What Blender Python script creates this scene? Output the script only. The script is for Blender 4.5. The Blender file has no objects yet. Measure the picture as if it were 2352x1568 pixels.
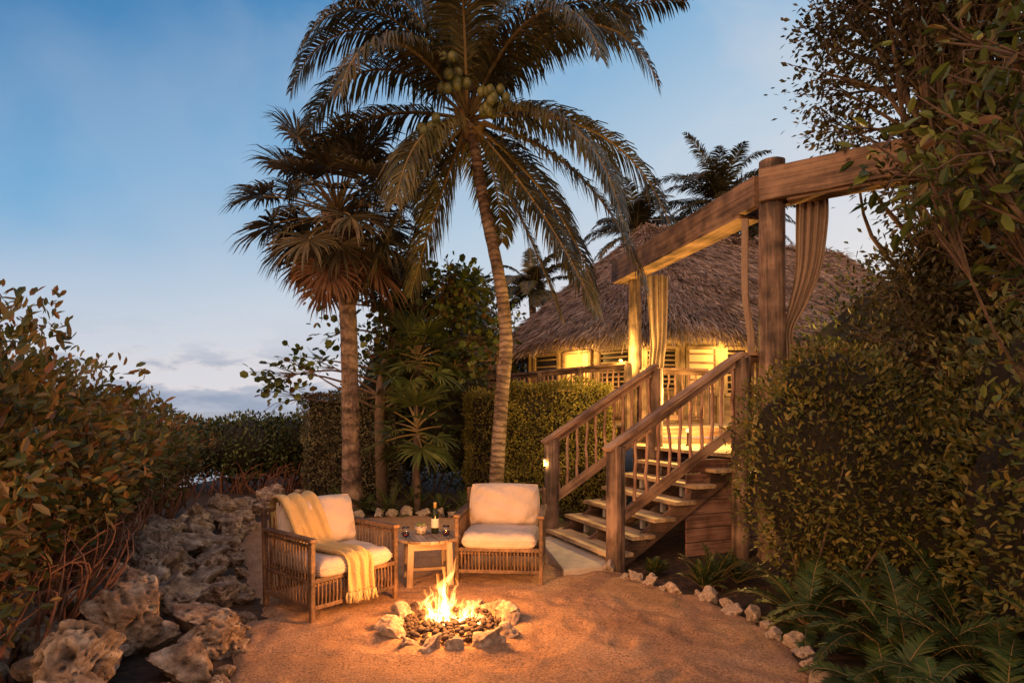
import bpy, bmesh, math, random
import numpy as np
from mathutils import Vector, noise as mnoise
rng=np.random.default_rng(11); random.seed(5)
scn=bpy.context.scene; COL=scn.collection
scn.view_settings.view_transform='Standard'; scn.view_settings.look='None'; scn.view_settings.exposure=0
A=lambda *a: np.array(a,float)
def nz(v):
    v=np.asarray(v,float); return v/np.maximum(np.linalg.norm(v,axis=-1,keepdims=True),1e-9)
# ------------------------------------------------------------------ mesh builder
class MB:
    def __init__(s): s.v=[];s.g=[];s.f=[];s.n=0
    def add(s,v,f,mi=0,gc=None):
        v=np.asarray(v,float).reshape(-1,3)
        if isinstance(f,list):
            d={}
            for q in f: d.setdefault(len(q),[]).append(q)
            for k in d: s.f.append((np.array(d[k],int)+s.n,mi))
        else: s.f.append((np.asarray(f,int)+s.n,mi))
        s.v.append(v); s.g.append(v if gc is None else np.asarray(gc,float).reshape(-1,3)); s.n+=len(v)
    def mesh(s,name,mats,off,smooth):
        V=np.concatenate(s.v)-off; G=np.concatenate(s.g)
        me=bpy.data.meshes.new(name)
        me.vertices.add(len(V)); me.vertices.foreach_set('co',V.ravel())
        L=np.concatenate([f.ravel() for f,_ in s.f]); tot=np.concatenate([np.full(len(f),f.shape[1]) for f,_ in s.f])
        mi=np.concatenate([np.full(len(f),m) for f,m in s.f])
        me.loops.add(len(L)); me.loops.foreach_set('vertex_index',L.astype(np.int32))
        me.polygons.add(len(tot)); st=np.concatenate([[0],np.cumsum(tot)[:-1]])
        me.polygons.foreach_set('loop_start',st.astype(np.int32))
        me.polygons.foreach_set('material_index',mi.astype(np.int32))
        me.polygons.foreach_set('use_smooth',np.full(len(tot),smooth,bool))
        me.update(calc_edges=True); me.validate()
        if len(me.vertices)==len(G):
            at=me.attributes.new('gc','FLOAT_VECTOR','POINT'); at.data.foreach_set('vector',G.ravel())
        for m in mats: me.materials.append(m)
        return me
def roff(): return rng.uniform(-20,20,3)
def beam(mb,P,Q,w,h,up=(0,0,1),mi=0):
    P=A(*P);Q=A(*Q);L=np.linalg.norm(Q-P);ax=(Q-P)/L
    sd=nz(np.cross(up,ax)); uv=np.cross(ax,sd)
    c=[(x,y,z) for x in(0,1) for y in(-.5,.5) for z in(-.5,.5)]
    V=[P+ax*L*x+sd*w*y+uv*h*z for x,y,z in c]; G=[A(x*L,y*w,z*h) for x,y,z in c]+roff()
    mb.add(V,[(0,1,3,2),(4,6,7,5),(0,4,5,1),(2,3,7,6),(0,2,6,4),(1,5,7,3)],mi,G)
def tube(mb,pts,rad,sides=8,mi=0,cap=True,jit=0):
    P=np.array(pts,float);n=len(P)
    rad=np.full(n,rad) if np.isscalar(rad) else np.interp(np.linspace(0,1,n),np.linspace(0,1,len(rad)),rad)
    T=nz(np.gradient(P,axis=0)); u=A(1,0,0) if abs(T[0][2])>.8 else A(0,0,1)
    U=[];cu=nz(np.cross(T[0],u))
    for t in T:
        cu=nz(cu-t*np.dot(cu,t)); U.append(cu)
    U=np.array(U); W=np.cross(T,U); a=np.linspace(0,2*np.pi,sides,endpoint=False)
    R=rad[:,None]*(1+jit*rng.standard_normal((n,sides)))
    V=P[:,None]+R[...,None]*(np.cos(a)[None,:,None]*U[:,None]+np.sin(a)[None,:,None]*W[:,None])
    s=np.concatenate([[0],np.cumsum(np.linalg.norm(np.diff(P,axis=0),axis=1))])
    G=np.stack([np.repeat(s[:,None],sides,1),R*np.cos(a),R*np.sin(a)],-1)+roff()
    i=np.arange(n-1)[:,None]*sides; j=np.arange(sides)[None]; j2=(j+1)%sides
    F=np.stack([i+j,i+j2,i+sides+j2,i+sides+j],-1).reshape(-1,4)
    mb.add(V,F,mi,G)
    if cap:
        for e in (0,n-1):
            mb.add(V[e],[tuple(range(sides)) if e else tuple(reversed(range(sides)))],mi,G[e])
def smooth_pts(pts,n=16):
    P=np.array(pts,float);k=len(P);t=np.linspace(0,k-1,n);out=[]
    for x in t:
        i=min(int(x),k-2);f=x-i
        p0=P[max(i-1,0)];p1=P[i];p2=P[i+1];p3=P[min(i+2,k-1)]
        out.append(.5*((2*p1)+(-p0+p2)*f+(2*p0-5*p1+4*p2-p3)*f*f+(-p0+3*p1-3*p2+p3)*f**3))
    return np.array(out)
def lathe(mb,c,prof,sides=24,mi=0):
    a=np.linspace(0,2*np.pi,sides,endpoint=False);V=[]
    for r,z in prof: V+= [(c[0]+r*math.cos(t),c[1]+r*math.sin(t),c[2]+z) for t in a]
    F=[];n=len(prof)
    for i in range(n-1):
        for j in range(sides):
            k=(j+1)%sides;F.append((i*sides+j,i*sides+k,(i+1)*sides+k,(i+1)*sides+j))
    F.append(tuple(reversed(range(sides))));F.append(tuple(range((n-1)*sides,n*sides)))
    mb.add(V,F,mi)
LEAF6=(np.array([(0,0,0),(.28,.19,.05),(.7,.19,.04),(1,0,-.07),(.7,-.19,.04),(.28,-.19,.05)],float),np.array([[0,1,2,3],[0,3,4,5]]))
LEAFR=(np.array([(0,0,0),(.25,.36,.06),(.75,.4,.04),(1,0,-.05),(.75,-.4,.04),(.25,-.36,.06)],float),np.array([[0,1,2,3],[0,3,4,5]]))
LEAF4=(np.array([(0,0,0),(.5,.24,.05),(1,0,0),(.5,-.24,.05)],float),np.array([[0,1,2,3]]))
def scatter(mb,T,pos,ax,nrm,sc,mi=0):
    TV,TF=T;ax=nz(ax);y=nz(np.cross(nrm,ax));z=np.cross(ax,y);N=len(pos);sc=np.broadcast_to(sc,(N,))
    V=pos[:,None]+sc[:,None,None]*(TV[None,:,0:1]*ax[:,None]+TV[None,:,1:2]*y[:,None]+TV[None,:,2:3]*z[:,None])
    F=(TF[None]+(np.arange(N)*len(TV))[:,None,None]).reshape(-1,TF.shape[1])
    mb.add(V,F,mi)
# ------------------------------------------------------------------ objects
def totloc(o):
    l=A(0,0,0)
    while o is not None: l=l+np.array(o.location);o=o.parent
    return l
def top(o,label,cat,group=None,kind=None):
    o['label']=label;o['category']=cat
    if group:o['group']=group
    if kind:o['kind']=kind
def thing(name,label,cat,loc,rz=0,group=None):
    o=bpy.data.objects.new(name,None);COL.objects.link(o);o.location=loc;o.rotation_euler=(0,0,rz);o.empty_display_size=.1
    top(o,label,cat,group);return o
def part(par,name,mb,mats,world=True,smooth=False,label=None,bevel=0,kind=None):
    if not isinstance(mats,(list,tuple)):mats=[mats]
    me=mb.mesh(name,mats,totloc(par) if world else A(0,0,0),smooth)
    o=bpy.data.objects.new(name,me);COL.objects.link(o);o.parent=par
    if label:o['label']=label
    if kind:o['kind']=kind
    if bevel:
        m=o.modifiers.new('bevel','BEVEL');m.width=bevel;m.segments=2;m.limit_method='ANGLE'
    return o
def solo(name,label,cat,mb,mats,loc,smooth=False,group=None,kind=None,bevel=0):
    if not isinstance(mats,(list,tuple)):mats=[mats]
    me=mb.mesh(name,mats,A(*loc),smooth);o=bpy.data.objects.new(name,me);COL.objects.link(o);o.location=loc
    top(o,label,cat,group,kind)
    if bevel:
        m=o.modifiers.new('bevel','BEVEL');m.width=bevel;m.segments=2;m.limit_method='ANGLE'
    return o
# ------------------------------------------------------------------ materials
def NN(nt,t,ins=None,**kw):
    n=nt.nodes.new(t)
    for k,v in kw.items(): setattr(n,k,v)
    if ins:
        for k,v in ins.items():
            if isinstance(v,bpy.types.NodeSocket): nt.links.new(v,n.inputs[k])
            else: n.inputs[k].default_value=v
    return n
def ramp(nt,fac,stops):
    r=nt.nodes.new('ShaderNodeValToRGB');e=r.color_ramp.elements
    e[0].position=stops[0][0];e[0].color=(*stops[0][1],1);e[1].position=stops[-1][0];e[1].color=(*stops[-1][1],1)
    for p,c in stops[1:-1]:
        q=e.new(p);q.color=(*c,1)
    nt.links.new(fac,r.inputs[0]);return r.outputs[0]
def g3(x):return (x,x,x)
def mat(name):
    m=bpy.data.materials.new(name);m.use_nodes=True;return m,m.node_tree,m.node_tree.nodes['Principled BSDF']
def wood(name,dark,mid,light,rough=.75,sc=(1.2,26,26),bump=.6,ring=0):
    m,nt,b=mat(name);at=NN(nt,'ShaderNodeAttribute',attribute_name='gc')
    mp=NN(nt,'ShaderNodeMapping',{'Vector':at.outputs['Vector'],'Scale':sc})
    n=NN(nt,'ShaderNodeTexNoise',{'Vector':mp.outputs[0],'Scale':1.,'Detail':8.,'Roughness':.65,'Distortion':.6})
    n2=NN(nt,'ShaderNodeTexNoise',{'Vector':at.outputs['Vector'],'Scale':3.,'Detail':4.})
    mx=NN(nt,'ShaderNodeMath',{0:n.outputs['Fac'],1:n2.outputs['Fac']},operation='ADD')
    h=NN(nt,'ShaderNodeMath',{0:mx.outputs[0],1:.5},operation='MULTIPLY')
    c=ramp(nt,h.outputs[0],[(.41,dark),(.5,mid),(.6,light)]);hb=n.outputs['Fac'];dist=.015
    if ring:
        sx=NN(nt,'ShaderNodeSeparateXYZ',{0:at.outputs['Vector']});w1=NN(nt,'ShaderNodeMath',{0:sx.outputs[0],1:ring},operation='MULTIPLY')
        w0=NN(nt,'ShaderNodeMath',{0:n2.outputs['Fac'],1:11.},operation='MULTIPLY');w2=NN(nt,'ShaderNodeMath',{0:w1.outputs[0],1:w0.outputs[0]},operation='ADD')
        w3=NN(nt,'ShaderNodeMath',{0:w2.outputs[0]},operation='SINE');rr=ramp(nt,NN(nt,'ShaderNodeMapRange',{0:w3.outputs[0],1:-1.,2:1.,3:0.,4:1.}).outputs[0],[(0,g3(.55)),(.25,g3(.92)),(1,g3(1.1))])
        c=NN(nt,'ShaderNodeVectorMath',{0:c,1:rr},operation='MULTIPLY').outputs[0];hb=NN(nt,'ShaderNodeMath',{0:hb,1:rr},operation='ADD').outputs[0];dist=.025
    nt.links.new(c,b.inputs['Base Color']);b.inputs['Roughness'].default_value=rough
    bp=NN(nt,'ShaderNodeBump',{'Height':hb,'Strength':bump,'Distance':dist});nt.links.new(bp.outputs[0],b.inputs['Normal'])
    return m
def leafm(name,cols,rough=.45,trans=.25,var=1.5):
    m,nt,b=mat(name);g=NN(nt,'ShaderNodeNewGeometry')
    k=len(cols);c=ramp(nt,g.outputs['Random Per Island'],[(i/(k-1),cols[i]) for i in range(k)])
    tc=NN(nt,'ShaderNodeTexCoord');n=NN(nt,'ShaderNodeTexNoise',{'Vector':tc.outputs['Object'],'Scale':2.2,'Detail':2.})
    f=NN(nt,'ShaderNodeMapRange',{0:n.outputs['Fac'],1:.35,2:.65,3:.6,4:var})
    mu=NN(nt,'ShaderNodeVectorMath',{0:c,1:f.outputs[0]},operation='MULTIPLY')
    nt.links.new(mu.outputs[0],b.inputs['Base Color']);b.inputs['Roughness'].default_value=rough
    b.inputs['Specular IOR Level'].default_value=.3
    if trans:
        t=NN(nt,'ShaderNodeBsdfTranslucent',{'Color':mu.outputs[0]})
        mix=NN(nt,'ShaderNodeMixShader',{0:trans,1:b.outputs[0],2:t.outputs[0]})
        nt.links.new(mix.outputs[0],nt.nodes['Material Output'].inputs[0])
    return m
def noisy(name,stops,scale=6,rough=.9,bump=.4,dist=.02,detail=8,bscale=None,vor=0,cavity_shade=0):
    m,nt,b=mat(name);tc=NN(nt,'ShaderNodeTexCoord');v=tc.outputs['Object']
    n=NN(nt,'ShaderNodeTexNoise',{'Vector':v,'Scale':scale,'Detail':detail,'Roughness':.62})
    c=ramp(nt,n.outputs['Fac'],stops);nb=NN(nt,'ShaderNodeTexNoise',{'Vector':v,'Scale':bscale or scale*3,'Detail':8.,'Roughness':.7});hh=nb.outputs['Fac']
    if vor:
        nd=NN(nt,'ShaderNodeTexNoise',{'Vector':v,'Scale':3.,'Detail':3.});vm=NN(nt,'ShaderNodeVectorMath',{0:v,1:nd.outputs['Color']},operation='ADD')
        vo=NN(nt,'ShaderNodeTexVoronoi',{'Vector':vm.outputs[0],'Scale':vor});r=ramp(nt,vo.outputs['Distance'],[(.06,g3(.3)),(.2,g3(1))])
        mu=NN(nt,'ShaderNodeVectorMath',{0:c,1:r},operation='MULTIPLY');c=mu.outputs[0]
        v3=NN(nt,'ShaderNodeMath',{0:vo.outputs['Distance'],1:.22},operation='MINIMUM');v2=NN(nt,'ShaderNodeMath',{0:v3.outputs[0],1:1.8},operation='MULTIPLY')
        ad=NN(nt,'ShaderNodeMath',{0:hh,1:v2.outputs[0]},operation='ADD');hh=ad.outputs[0]
    if cavity_shade:
        g=NN(nt,'ShaderNodeNewGeometry');r=ramp(nt,g.outputs['Pointiness'],[(.43,g3(.3)),(.49,g3(.85)),(.54,g3(1.2))])  # hollows darkened, ridges lightened: cavity shading put into the stone colour
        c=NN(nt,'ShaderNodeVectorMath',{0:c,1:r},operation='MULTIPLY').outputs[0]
    nt.links.new(c,b.inputs['Base Color']);b.inputs['Roughness'].default_value=rough
    bp=NN(nt,'ShaderNodeBump',{'Height':hh,'Strength':bump,'Distance':dist});nt.links.new(bp.outputs[0],b.inputs['Normal']);return m
def emis(name,col,st):
    m,nt,b=mat(name);b.inputs['Base Color'].default_value=(*col,1);b.inputs['Emission Color'].default_value=(*col,1);b.inputs['Emission Strength'].default_value=st;return m
W_rail=wood('weathered rail wood',(.09,.052,.034),(.25,.15,.09),(.42,.275,.17))
W_beam=wood('beam wood',(.06,.036,.025),(.16,.098,.062),(.29,.185,.12),sc=(.8,20,20))
W_log=wood('log post wood',(.04,.026,.019),(.14,.09,.062),(.31,.21,.145),sc=(1.,12,12),bump=1.)
W_tread=wood('tread wood',(.2,.14,.08),(.42,.3,.17),(.56,.42,.25))
W_dark=wood('dark stringer wood',(.05,.03,.022),(.12,.07,.045),(.22,.13,.085))
W_skirt=wood('reddish skirt boards',(.1,.052,.036),(.22,.12,.085),(.34,.2,.15))
W_bal=wood('peeled branch wood',(.15,.075,.048),(.33,.185,.12),(.48,.31,.2),sc=(3,30,30))
W_rattan=wood('rattan',(.05,.026,.015),(.12,.066,.035),(.22,.125,.065),sc=(30,30,30),rough=.55)
W_table=wood('teak table wood',(.2,.13,.075),(.36,.25,.15),(.5,.37,.25),rough=.6)
W_wall=wood('hut wall wood',(.2,.13,.06),(.38,.27,.14),(.5,.37,.2))
M_sand,nt,b=mat('raked sand')
tc=NN(nt,'ShaderNodeTexCoord');v=tc.outputs['Object']
n1=NN(nt,'ShaderNodeTexNoise',{'Vector':v,'Scale':1.3,'Detail':7.,'Roughness':.65});n2=NN(nt,'ShaderNodeTexNoise',{'Vector':v,'Scale':60.,'Detail':5.,'Roughness':.85})
n3=NN(nt,'ShaderNodeTexNoise',{'Vector':v,'Scale':8.,'Detail':8.,'Roughness':.7})
c1=ramp(nt,n1.outputs['Fac'],[(.32,(.36,.21,.12)),(.5,(.48,.29,.17)),(.68,(.57,.37,.23))]);c2=ramp(nt,n2.outputs['Fac'],[(.38,g3(.35)),(.5,g3(.95)),(.64,g3(1.4))])
mu=NN(nt,'ShaderNodeVectorMath',{0:c1,1:c2},operation='MULTIPLY');nt.links.new(mu.outputs[0],b.inputs['Base Color']);b.inputs['Roughness'].default_value=.95;b.inputs['Specular IOR Level'].default_value=.15
b1=NN(nt,'ShaderNodeBump',{'Height':n2.outputs['Fac'],'Strength':1.,'Distance':.015});b2=NN(nt,'ShaderNodeBump',{'Height':n3.outputs['Fac'],'Strength':1.,'Distance':.06,'Normal':b1.outputs[0]});nt.links.new(b2.outputs[0],b.inputs['Normal'])
M_soil=noisy('mulch soil',[(.3,(.02,.013,.008)),(.5,(.055,.034,.02)),(.7,(.11,.065,.04))],scale=14,bump=1,dist=.04)
M_sea=noisy('sea water',[(.3,(.08,.13,.18)),(.7,(.14,.2,.26))],scale=.6,rough=.15,bump=.2)
M_coral=noisy('coral rock',[(.32,(.13,.082,.052)),(.47,(.31,.215,.145)),(.56,(.46,.34,.24)),(.68,(.68,.54,.4))],scale=1.9,bump=1.,dist=.06,bscale=6,vor=4.5,cavity_shade=1)
M_ring=noisy('fire ring stone',[(.3,(.2,.14,.1)),(.5,(.38,.28,.21)),(.7,(.58,.46,.36))],scale=3,bump=.9,dist=.04,bscale=9,vor=6,cavity_shade=1)
M_pale=noisy('pale coral stone',[(.3,(.28,.2,.15)),(.5,(.52,.41,.32)),(.7,(.7,.59,.48))],scale=4,bump=.9,dist=.04,bscale=16,vor=10,cavity_shade=1)
M_lava=noisy('lava pebble',[(.3,(.02,.014,.011)),(.7,(.075,.045,.032))],scale=20)
M_conc=noisy('concrete',[(.3,(.32,.28,.23)),(.7,(.45,.4,.34))],scale=9,bump=.15,dist=.01)
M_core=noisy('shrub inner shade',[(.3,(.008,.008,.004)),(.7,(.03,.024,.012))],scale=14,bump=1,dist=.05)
M_bark=noisy('bark',[(.3,(.06,.04,.028)),(.7,(.2,.135,.09))],scale=9,bump=.8)
M_root=noisy('reddish mangrove root',[(.3,(.1,.042,.022)),(.7,(.32,.14,.08))],scale=9,bump=.4)
M_coco=wood('coconut palm bark',(.09,.06,.042),(.22,.15,.105),(.38,.28,.2),sc=(16,5,5),bump=1.,rough=.85,ring=62)
M_sabal=wood('cabbage palm bark',(.07,.044,.03),(.19,.125,.085),(.33,.23,.16),sc=(9,10,10),bump=1.,rough=.85,ring=26)
L_man=leafm('mangrove leaf',[(.045,.06,.016),(.09,.1,.026),(.15,.13,.035),(.25,.135,.045),(.075,.085,.024),(.23,.095,.04)],rough=.38)
L_dark=leafm('dark mangrove leaf',[(.025,.042,.01),(.05,.07,.018),(.075,.088,.024)],rough=.5,trans=0)
L_hedge=leafm('hedge leaf',[(.09,.095,.022),(.18,.17,.038),(.28,.22,.055),(.14,.14,.03)],rough=.5)
L_shr=leafm('shrub leaf',[(.04,.055,.014),(.085,.095,.022),(.15,.135,.032),(.2,.145,.035)],rough=.45)
L_tree=leafm('small tree leaf',[(.025,.026,.011),(.048,.044,.017),(.075,.06,.022),(.05,.044,.017)],rough=.5,trans=.12)
L_grape=leafm('sea grape leaf',[(.035,.055,.013),(.07,.095,.02),(.12,.15,.026),(.13,.065,.025)],rough=.4)
L_coco=leafm('coconut palm leaflet',[(.04,.042,.016),(.072,.068,.025),(.115,.098,.037),(.09,.066,.031)],rough=.42,trans=.15)
L_sab=leafm('cabbage palm leaf',[(.05,.045,.022),(.09,.075,.036),(.15,.11,.058)],rough=.5,trans=.15)
L_dead=leafm('dead palm leaf',[(.14,.07,.035),(.24,.12,.06),(.18,.09,.045)],rough=.8)
L_fern=leafm('fern leaf',[(.022,.047,.012),(.045,.074,.018),(.085,.1,.026)],rough=.5)
L_fan=leafm('fan palm leaf',[(.045,.065,.02),(.085,.11,.032),(.13,.14,.04)],rough=.45)
M_rach=noisy('palm stem',[(.3,(.15,.105,.04)),(.7,(.28,.19,.07))],scale=4)
M_thatch=leafm('thatch strand',[(.2,.135,.1),(.35,.25,.19),(.47,.35,.27),(.29,.2,.15),(.6,.47,.38)],rough=.95,trans=0,var=1.1)
M_thbase=noisy('thatch underlayer',[(.3,(.07,.045,.03)),(.7,(.2,.14,.1))],scale=12,bump=1,dist=.05)
def fabric(name,c,sc=160,rough=.9):
    m,nt,b=mat(name);tc=NN(nt,'ShaderNodeTexCoord');n=NN(nt,'ShaderNodeTexNoise',{'Vector':tc.outputs['Object'],'Scale':5.,'Detail':5.})
    cc=ramp(nt,n.outputs['Fac'],[(.3,tuple(x*.85 for x in c)),(.7,c)]);nt.links.new(cc,b.inputs['Base Color']);b.inputs['Roughness'].default_value=rough
    w=NN(nt,'ShaderNodeTexNoise',{'Vector':tc.outputs['Object'],'Scale':sc,'Detail':2.});w2=NN(nt,'ShaderNodeMath',{0:w.outputs['Fac'],1:.12},operation='MULTIPLY')
    ad=NN(nt,'ShaderNodeMath',{0:n.outputs['Fac'],1:w2.outputs[0]},operation='ADD')
    bp=NN(nt,'ShaderNodeBump',{'Height':ad.outputs[0],'Strength':.6,'Distance':.08});nt.links.new(bp.outputs[0],b.inputs['Normal'])
    b.inputs['Sheen Weight'].default_value=.1;return m
F_cush=fabric('cream cushion fabric',(.54,.45,.38));F_throw=fabric('mustard woven throw',(.5,.36,.16),sc=90);F_curt=fabric('taupe curtain fabric',(.28,.2,.145),sc=80)
# ------------------------------------------------------------------ world, sun, camera
w=bpy.data.worlds.new('World');scn.world=w;w.use_nodes=True;nt=w.node_tree;bg=nt.nodes['Background']
tc=NN(nt,'ShaderNodeTexCoord');sp=NN(nt,'ShaderNodeSeparateXYZ',{0:tc.outputs['Generated']})
mx=NN(nt,'ShaderNodeMath',{0:sp.outputs[0],1:-.36},operation='MULTIPLY');t=NN(nt,'ShaderNodeMath',{0:sp.outputs[2],1:mx.outputs[0]},operation='ADD')
sky0=ramp(nt,t.outputs[0],[(0,(.8,.77,.76)),(.12,(.7,.72,.77)),(.3,(.49,.62,.75)),(.5,(.18,.41,.67)),(.7,(.045,.2,.45))])
pk=ramp(nt,sp.outputs[2],[(0,g3(.75)),(.1,g3(.4)),(.24,g3(0))])
mk=NN(nt,'ShaderNodeMix',data_type='RGBA');nt.links.new(pk,mk.inputs[0]);nt.links.new(sky0,mk.inputs[6]);mk.inputs[7].default_value=(.78,.71,.72,1);sky=mk.outputs[2]
mp=NN(nt,'ShaderNodeMapping',{'Vector':tc.outputs['Generated'],'Scale':(1.,1.,3.),'Location':(.3,0,.1)})
cn=NN(nt,'ShaderNodeTexNoise',{'Vector':mp.outputs[0],'Scale':7.,'Detail':10.,'Roughness':.56})
cm=ramp(nt,cn.outputs['Fac'],[(.42,g3(0)),(.49,g3(1))])
lowm=ramp(nt,sp.outputs[2],[(.0,g3(1)),(.065,g3(.95)),(.1,g3(.2)),(.15,g3(.0))])
cf=NN(nt,'ShaderNodeMath',{0:cm,1:lowm},operation='MULTIPLY')
cc=ramp(nt,cn.outputs['Fac'],[(.44,(.78,.7,.69)),(.5,(.47,.5,.59)),(.62,(.3,.36,.48))])
m1=NN(nt,'ShaderNodeMix',data_type='RGBA');nt.links.new(cf.outputs[0],m1.inputs[0]);nt.links.new(sky,m1.inputs[6]);nt.links.new(cc,m1.inputs[7])
mp2=NN(nt,'ShaderNodeMapping',{'Vector':tc.outputs['Generated'],'Scale':(1.2,1.2,1.6),'Location':(-2.35,.9,.2)})
cn2=NN(nt,'ShaderNodeTexNoise',{'Vector':mp2.outputs[0],'Scale':3.4,'Detail':9.,'Roughness':.5,'Distortion':.3});cm2=ramp(nt,cn2.outputs['Fac'],[(.42,g3(0)),(.66,g3(.7))])
xm=ramp(nt,NN(nt,'ShaderNodeMapRange',{0:sp.outputs[0],1:-.5,2:.3,3:0.,4:1.}).outputs[0],[(0,g3(.2)),(.5,g3(.35)),(1,g3(1))])
cm3=NN(nt,'ShaderNodeMath',{0:cm2,1:xm},operation='MULTIPLY')
m2=NN(nt,'ShaderNodeMix',data_type='RGBA');nt.links.new(cm3.outputs[0],m2.inputs[0]);nt.links.new(m1.outputs[2],m2.inputs[6]);m2.inputs[7].default_value=(.7,.68,.72,1)
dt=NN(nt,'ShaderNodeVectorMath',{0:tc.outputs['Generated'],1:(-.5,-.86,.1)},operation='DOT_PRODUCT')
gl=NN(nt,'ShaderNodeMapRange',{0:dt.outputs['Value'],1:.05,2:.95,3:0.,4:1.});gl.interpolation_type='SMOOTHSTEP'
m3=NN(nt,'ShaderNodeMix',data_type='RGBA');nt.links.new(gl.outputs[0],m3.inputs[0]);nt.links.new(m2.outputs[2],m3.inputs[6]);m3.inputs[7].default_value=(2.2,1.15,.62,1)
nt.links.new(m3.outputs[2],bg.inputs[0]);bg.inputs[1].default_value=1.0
def light(name,typ,loc,e,col,size=.1):
    l=bpy.data.lights.new(name,typ);l.energy=e;l.color=col
    if typ=='POINT':l.shadow_soft_size=size
    o=bpy.data.objects.new(name,l);COL.objects.link(o);o.location=loc;return o
s=light('sun','SUN',(0,0,20),.55,(1,.58,.27));s.data.angle=math.radians(10);s.rotation_euler=Vector((.5,.86,-.22)).to_track_quat('-Z','Y').to_euler()
light('fire_light','POINT',(-.48,4.8,.48),155,(1,.37,.085),.14)
light('deck_light','POINT',(2.6,9.0,1.98),330,(1,.55,.13),.08)
light('post_base_light','POINT',(1.95,10.75,2.75),130,(1,.56,.12),.06)
light('post_light','POINT',(.45,8.12,1.03),6,(1,.6,.2),.03)
light('porch_light','POINT',(1.35,13.75,2.95),48,(1,.55,.15),.06)
light('porch_light','POINT',(2.75,12.55,2.95),34,(1,.55,.15),.06)
light('porch_light','POINT',(4.6,12.8,2.95),34,(1,.55,.15),.06)
cam=bpy.data.cameras.new('camera');co=bpy.data.objects.new('camera',cam);COL.objects.link(co);scn.camera=co
co.location=(0,0,1.73);co.rotation_euler=(math.pi/2,0,0);cam.sensor_width=36;cam.lens=21.43;cam.shift_y=161/2352;cam.clip_end=6000
# ------------------------------------------------------------------ ground
mb=MB();mb.add([(-3000,-500,0),(3000,-500,0),(3000,5000,0),(-3000,5000,0)],[(0,1,2,3)])
solo('ground','dark mulch and soil ground around the sand clearing','ground',mb,M_soil,(0,0,0),kind='structure')
mb=MB();mb.add([(-3000,-500,.01),(-9,-500,.01),(-7.5,20,.01),(-6,40,.01),(3000,60,.01),(3000,5000,.01),(-3000,5000,.01)],[(0,1,2,3,4,5,6)])
solo('sea','calm sea beyond the mangroves at dusk','sea',mb,M_sea,(0,0,0),kind='structure')
poly=np.array([(-1.6,1),(-1.75,3.2),(-1.8,3.9),(-2.15,5.3),(-2.85,6.5),(-3.55,7.9),(-3.95,9.2),(-3.9,10.3),(-3.3,10.3),(-2.6,9.8),(-1.6,10.0),(-.7,9.9),(-.1,9.2),(.5,8.6),(1.3,7.4),(1.1,6.5),(1.35,6.0),(1.72,5.6),(1.88,5.15),(2.0,4.7),(2.05,4.3),(1.9,3.8),(1.5,2.6),(1.4,1)],float)
def sdist(P):
    a=poly;b_=np.roll(poly,-1,0);d=np.full(len(P),1e9);ins=np.zeros(len(P),bool)
    for p,q in zip(a,b_):
        e=q-p;tt=np.clip(((P-p)@e)/(e@e),0,1);d=np.minimum(d,np.linalg.norm(P-p-tt[:,None]*e,axis=1))
        c=((p[1]>P[:,1])!=(q[1]>P[:,1]))&(P[:,0]<(q[0]-p[0])*(P[:,1]-p[1])/(q[1]-p[1]+1e-12)+p[0]);ins^=c
    return np.where(ins,-d,d)
xs=np.arange(-4.5,2.6,.03);ys=np.arange(.9,10.8,.03);X,Y=np.meshgrid(xs,ys);P=np.stack([X.ravel(),Y.ravel()],1);sd=sdist(P)+.05*np.sin(P[:,0]*9+P[:,1]*5)
Z=.026+.006*np.sin(P[:,0]*3.3+1)*np.sin(P[:,1]*2.7)+.004*np.sin(P[:,0]*11+P[:,1]*7)*np.sin(P[:,1]*13-P[:,0]*4)
for _ in range(380):  # scuffs and footprints
    cx,cy=rng.uniform(-3,2),rng.uniform(2.5,9.5);a=rng.uniform(0,6.28);dx=P[:,0]-cx;dy=P[:,1]-cy
    l=(dx*math.cos(a)+dy*math.sin(a))/rng.uniform(.1,.22);q=(-dx*math.sin(a)+dy*math.cos(a))/rng.uniform(.05,.1);e2=l*l+q*q
    Z+=rng.uniform(.005,.015)*(-np.exp(-e2)+.6*np.exp(-(np.sqrt(e2)-1.6)**2*3))*(e2<12)
fd=np.hypot(P[:,0]+.48,P[:,1]-4.8);Z=np.clip(Z,.006,.06)+.03*np.exp(-((fd-.55)/.12)**2)-.35*np.clip(sd+.06,0,.25)
nx=len(xs);I=np.arange(nx*len(ys)).reshape(len(ys),nx);F=np.stack([I[:-1,:-1],I[:-1,1:],I[1:,1:],I[1:,:-1]],-1).reshape(-1,4)
F=F[(sd[F].min(1)<.12)]
mb=MB();mb.add(np.stack([P[:,0],P[:,1],Z],1),F);solo('sand_ground','orange lit sand clearing around the fire pit','sand',mb,M_sand,(0,0,0),smooth=True,kind='structure')
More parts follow.
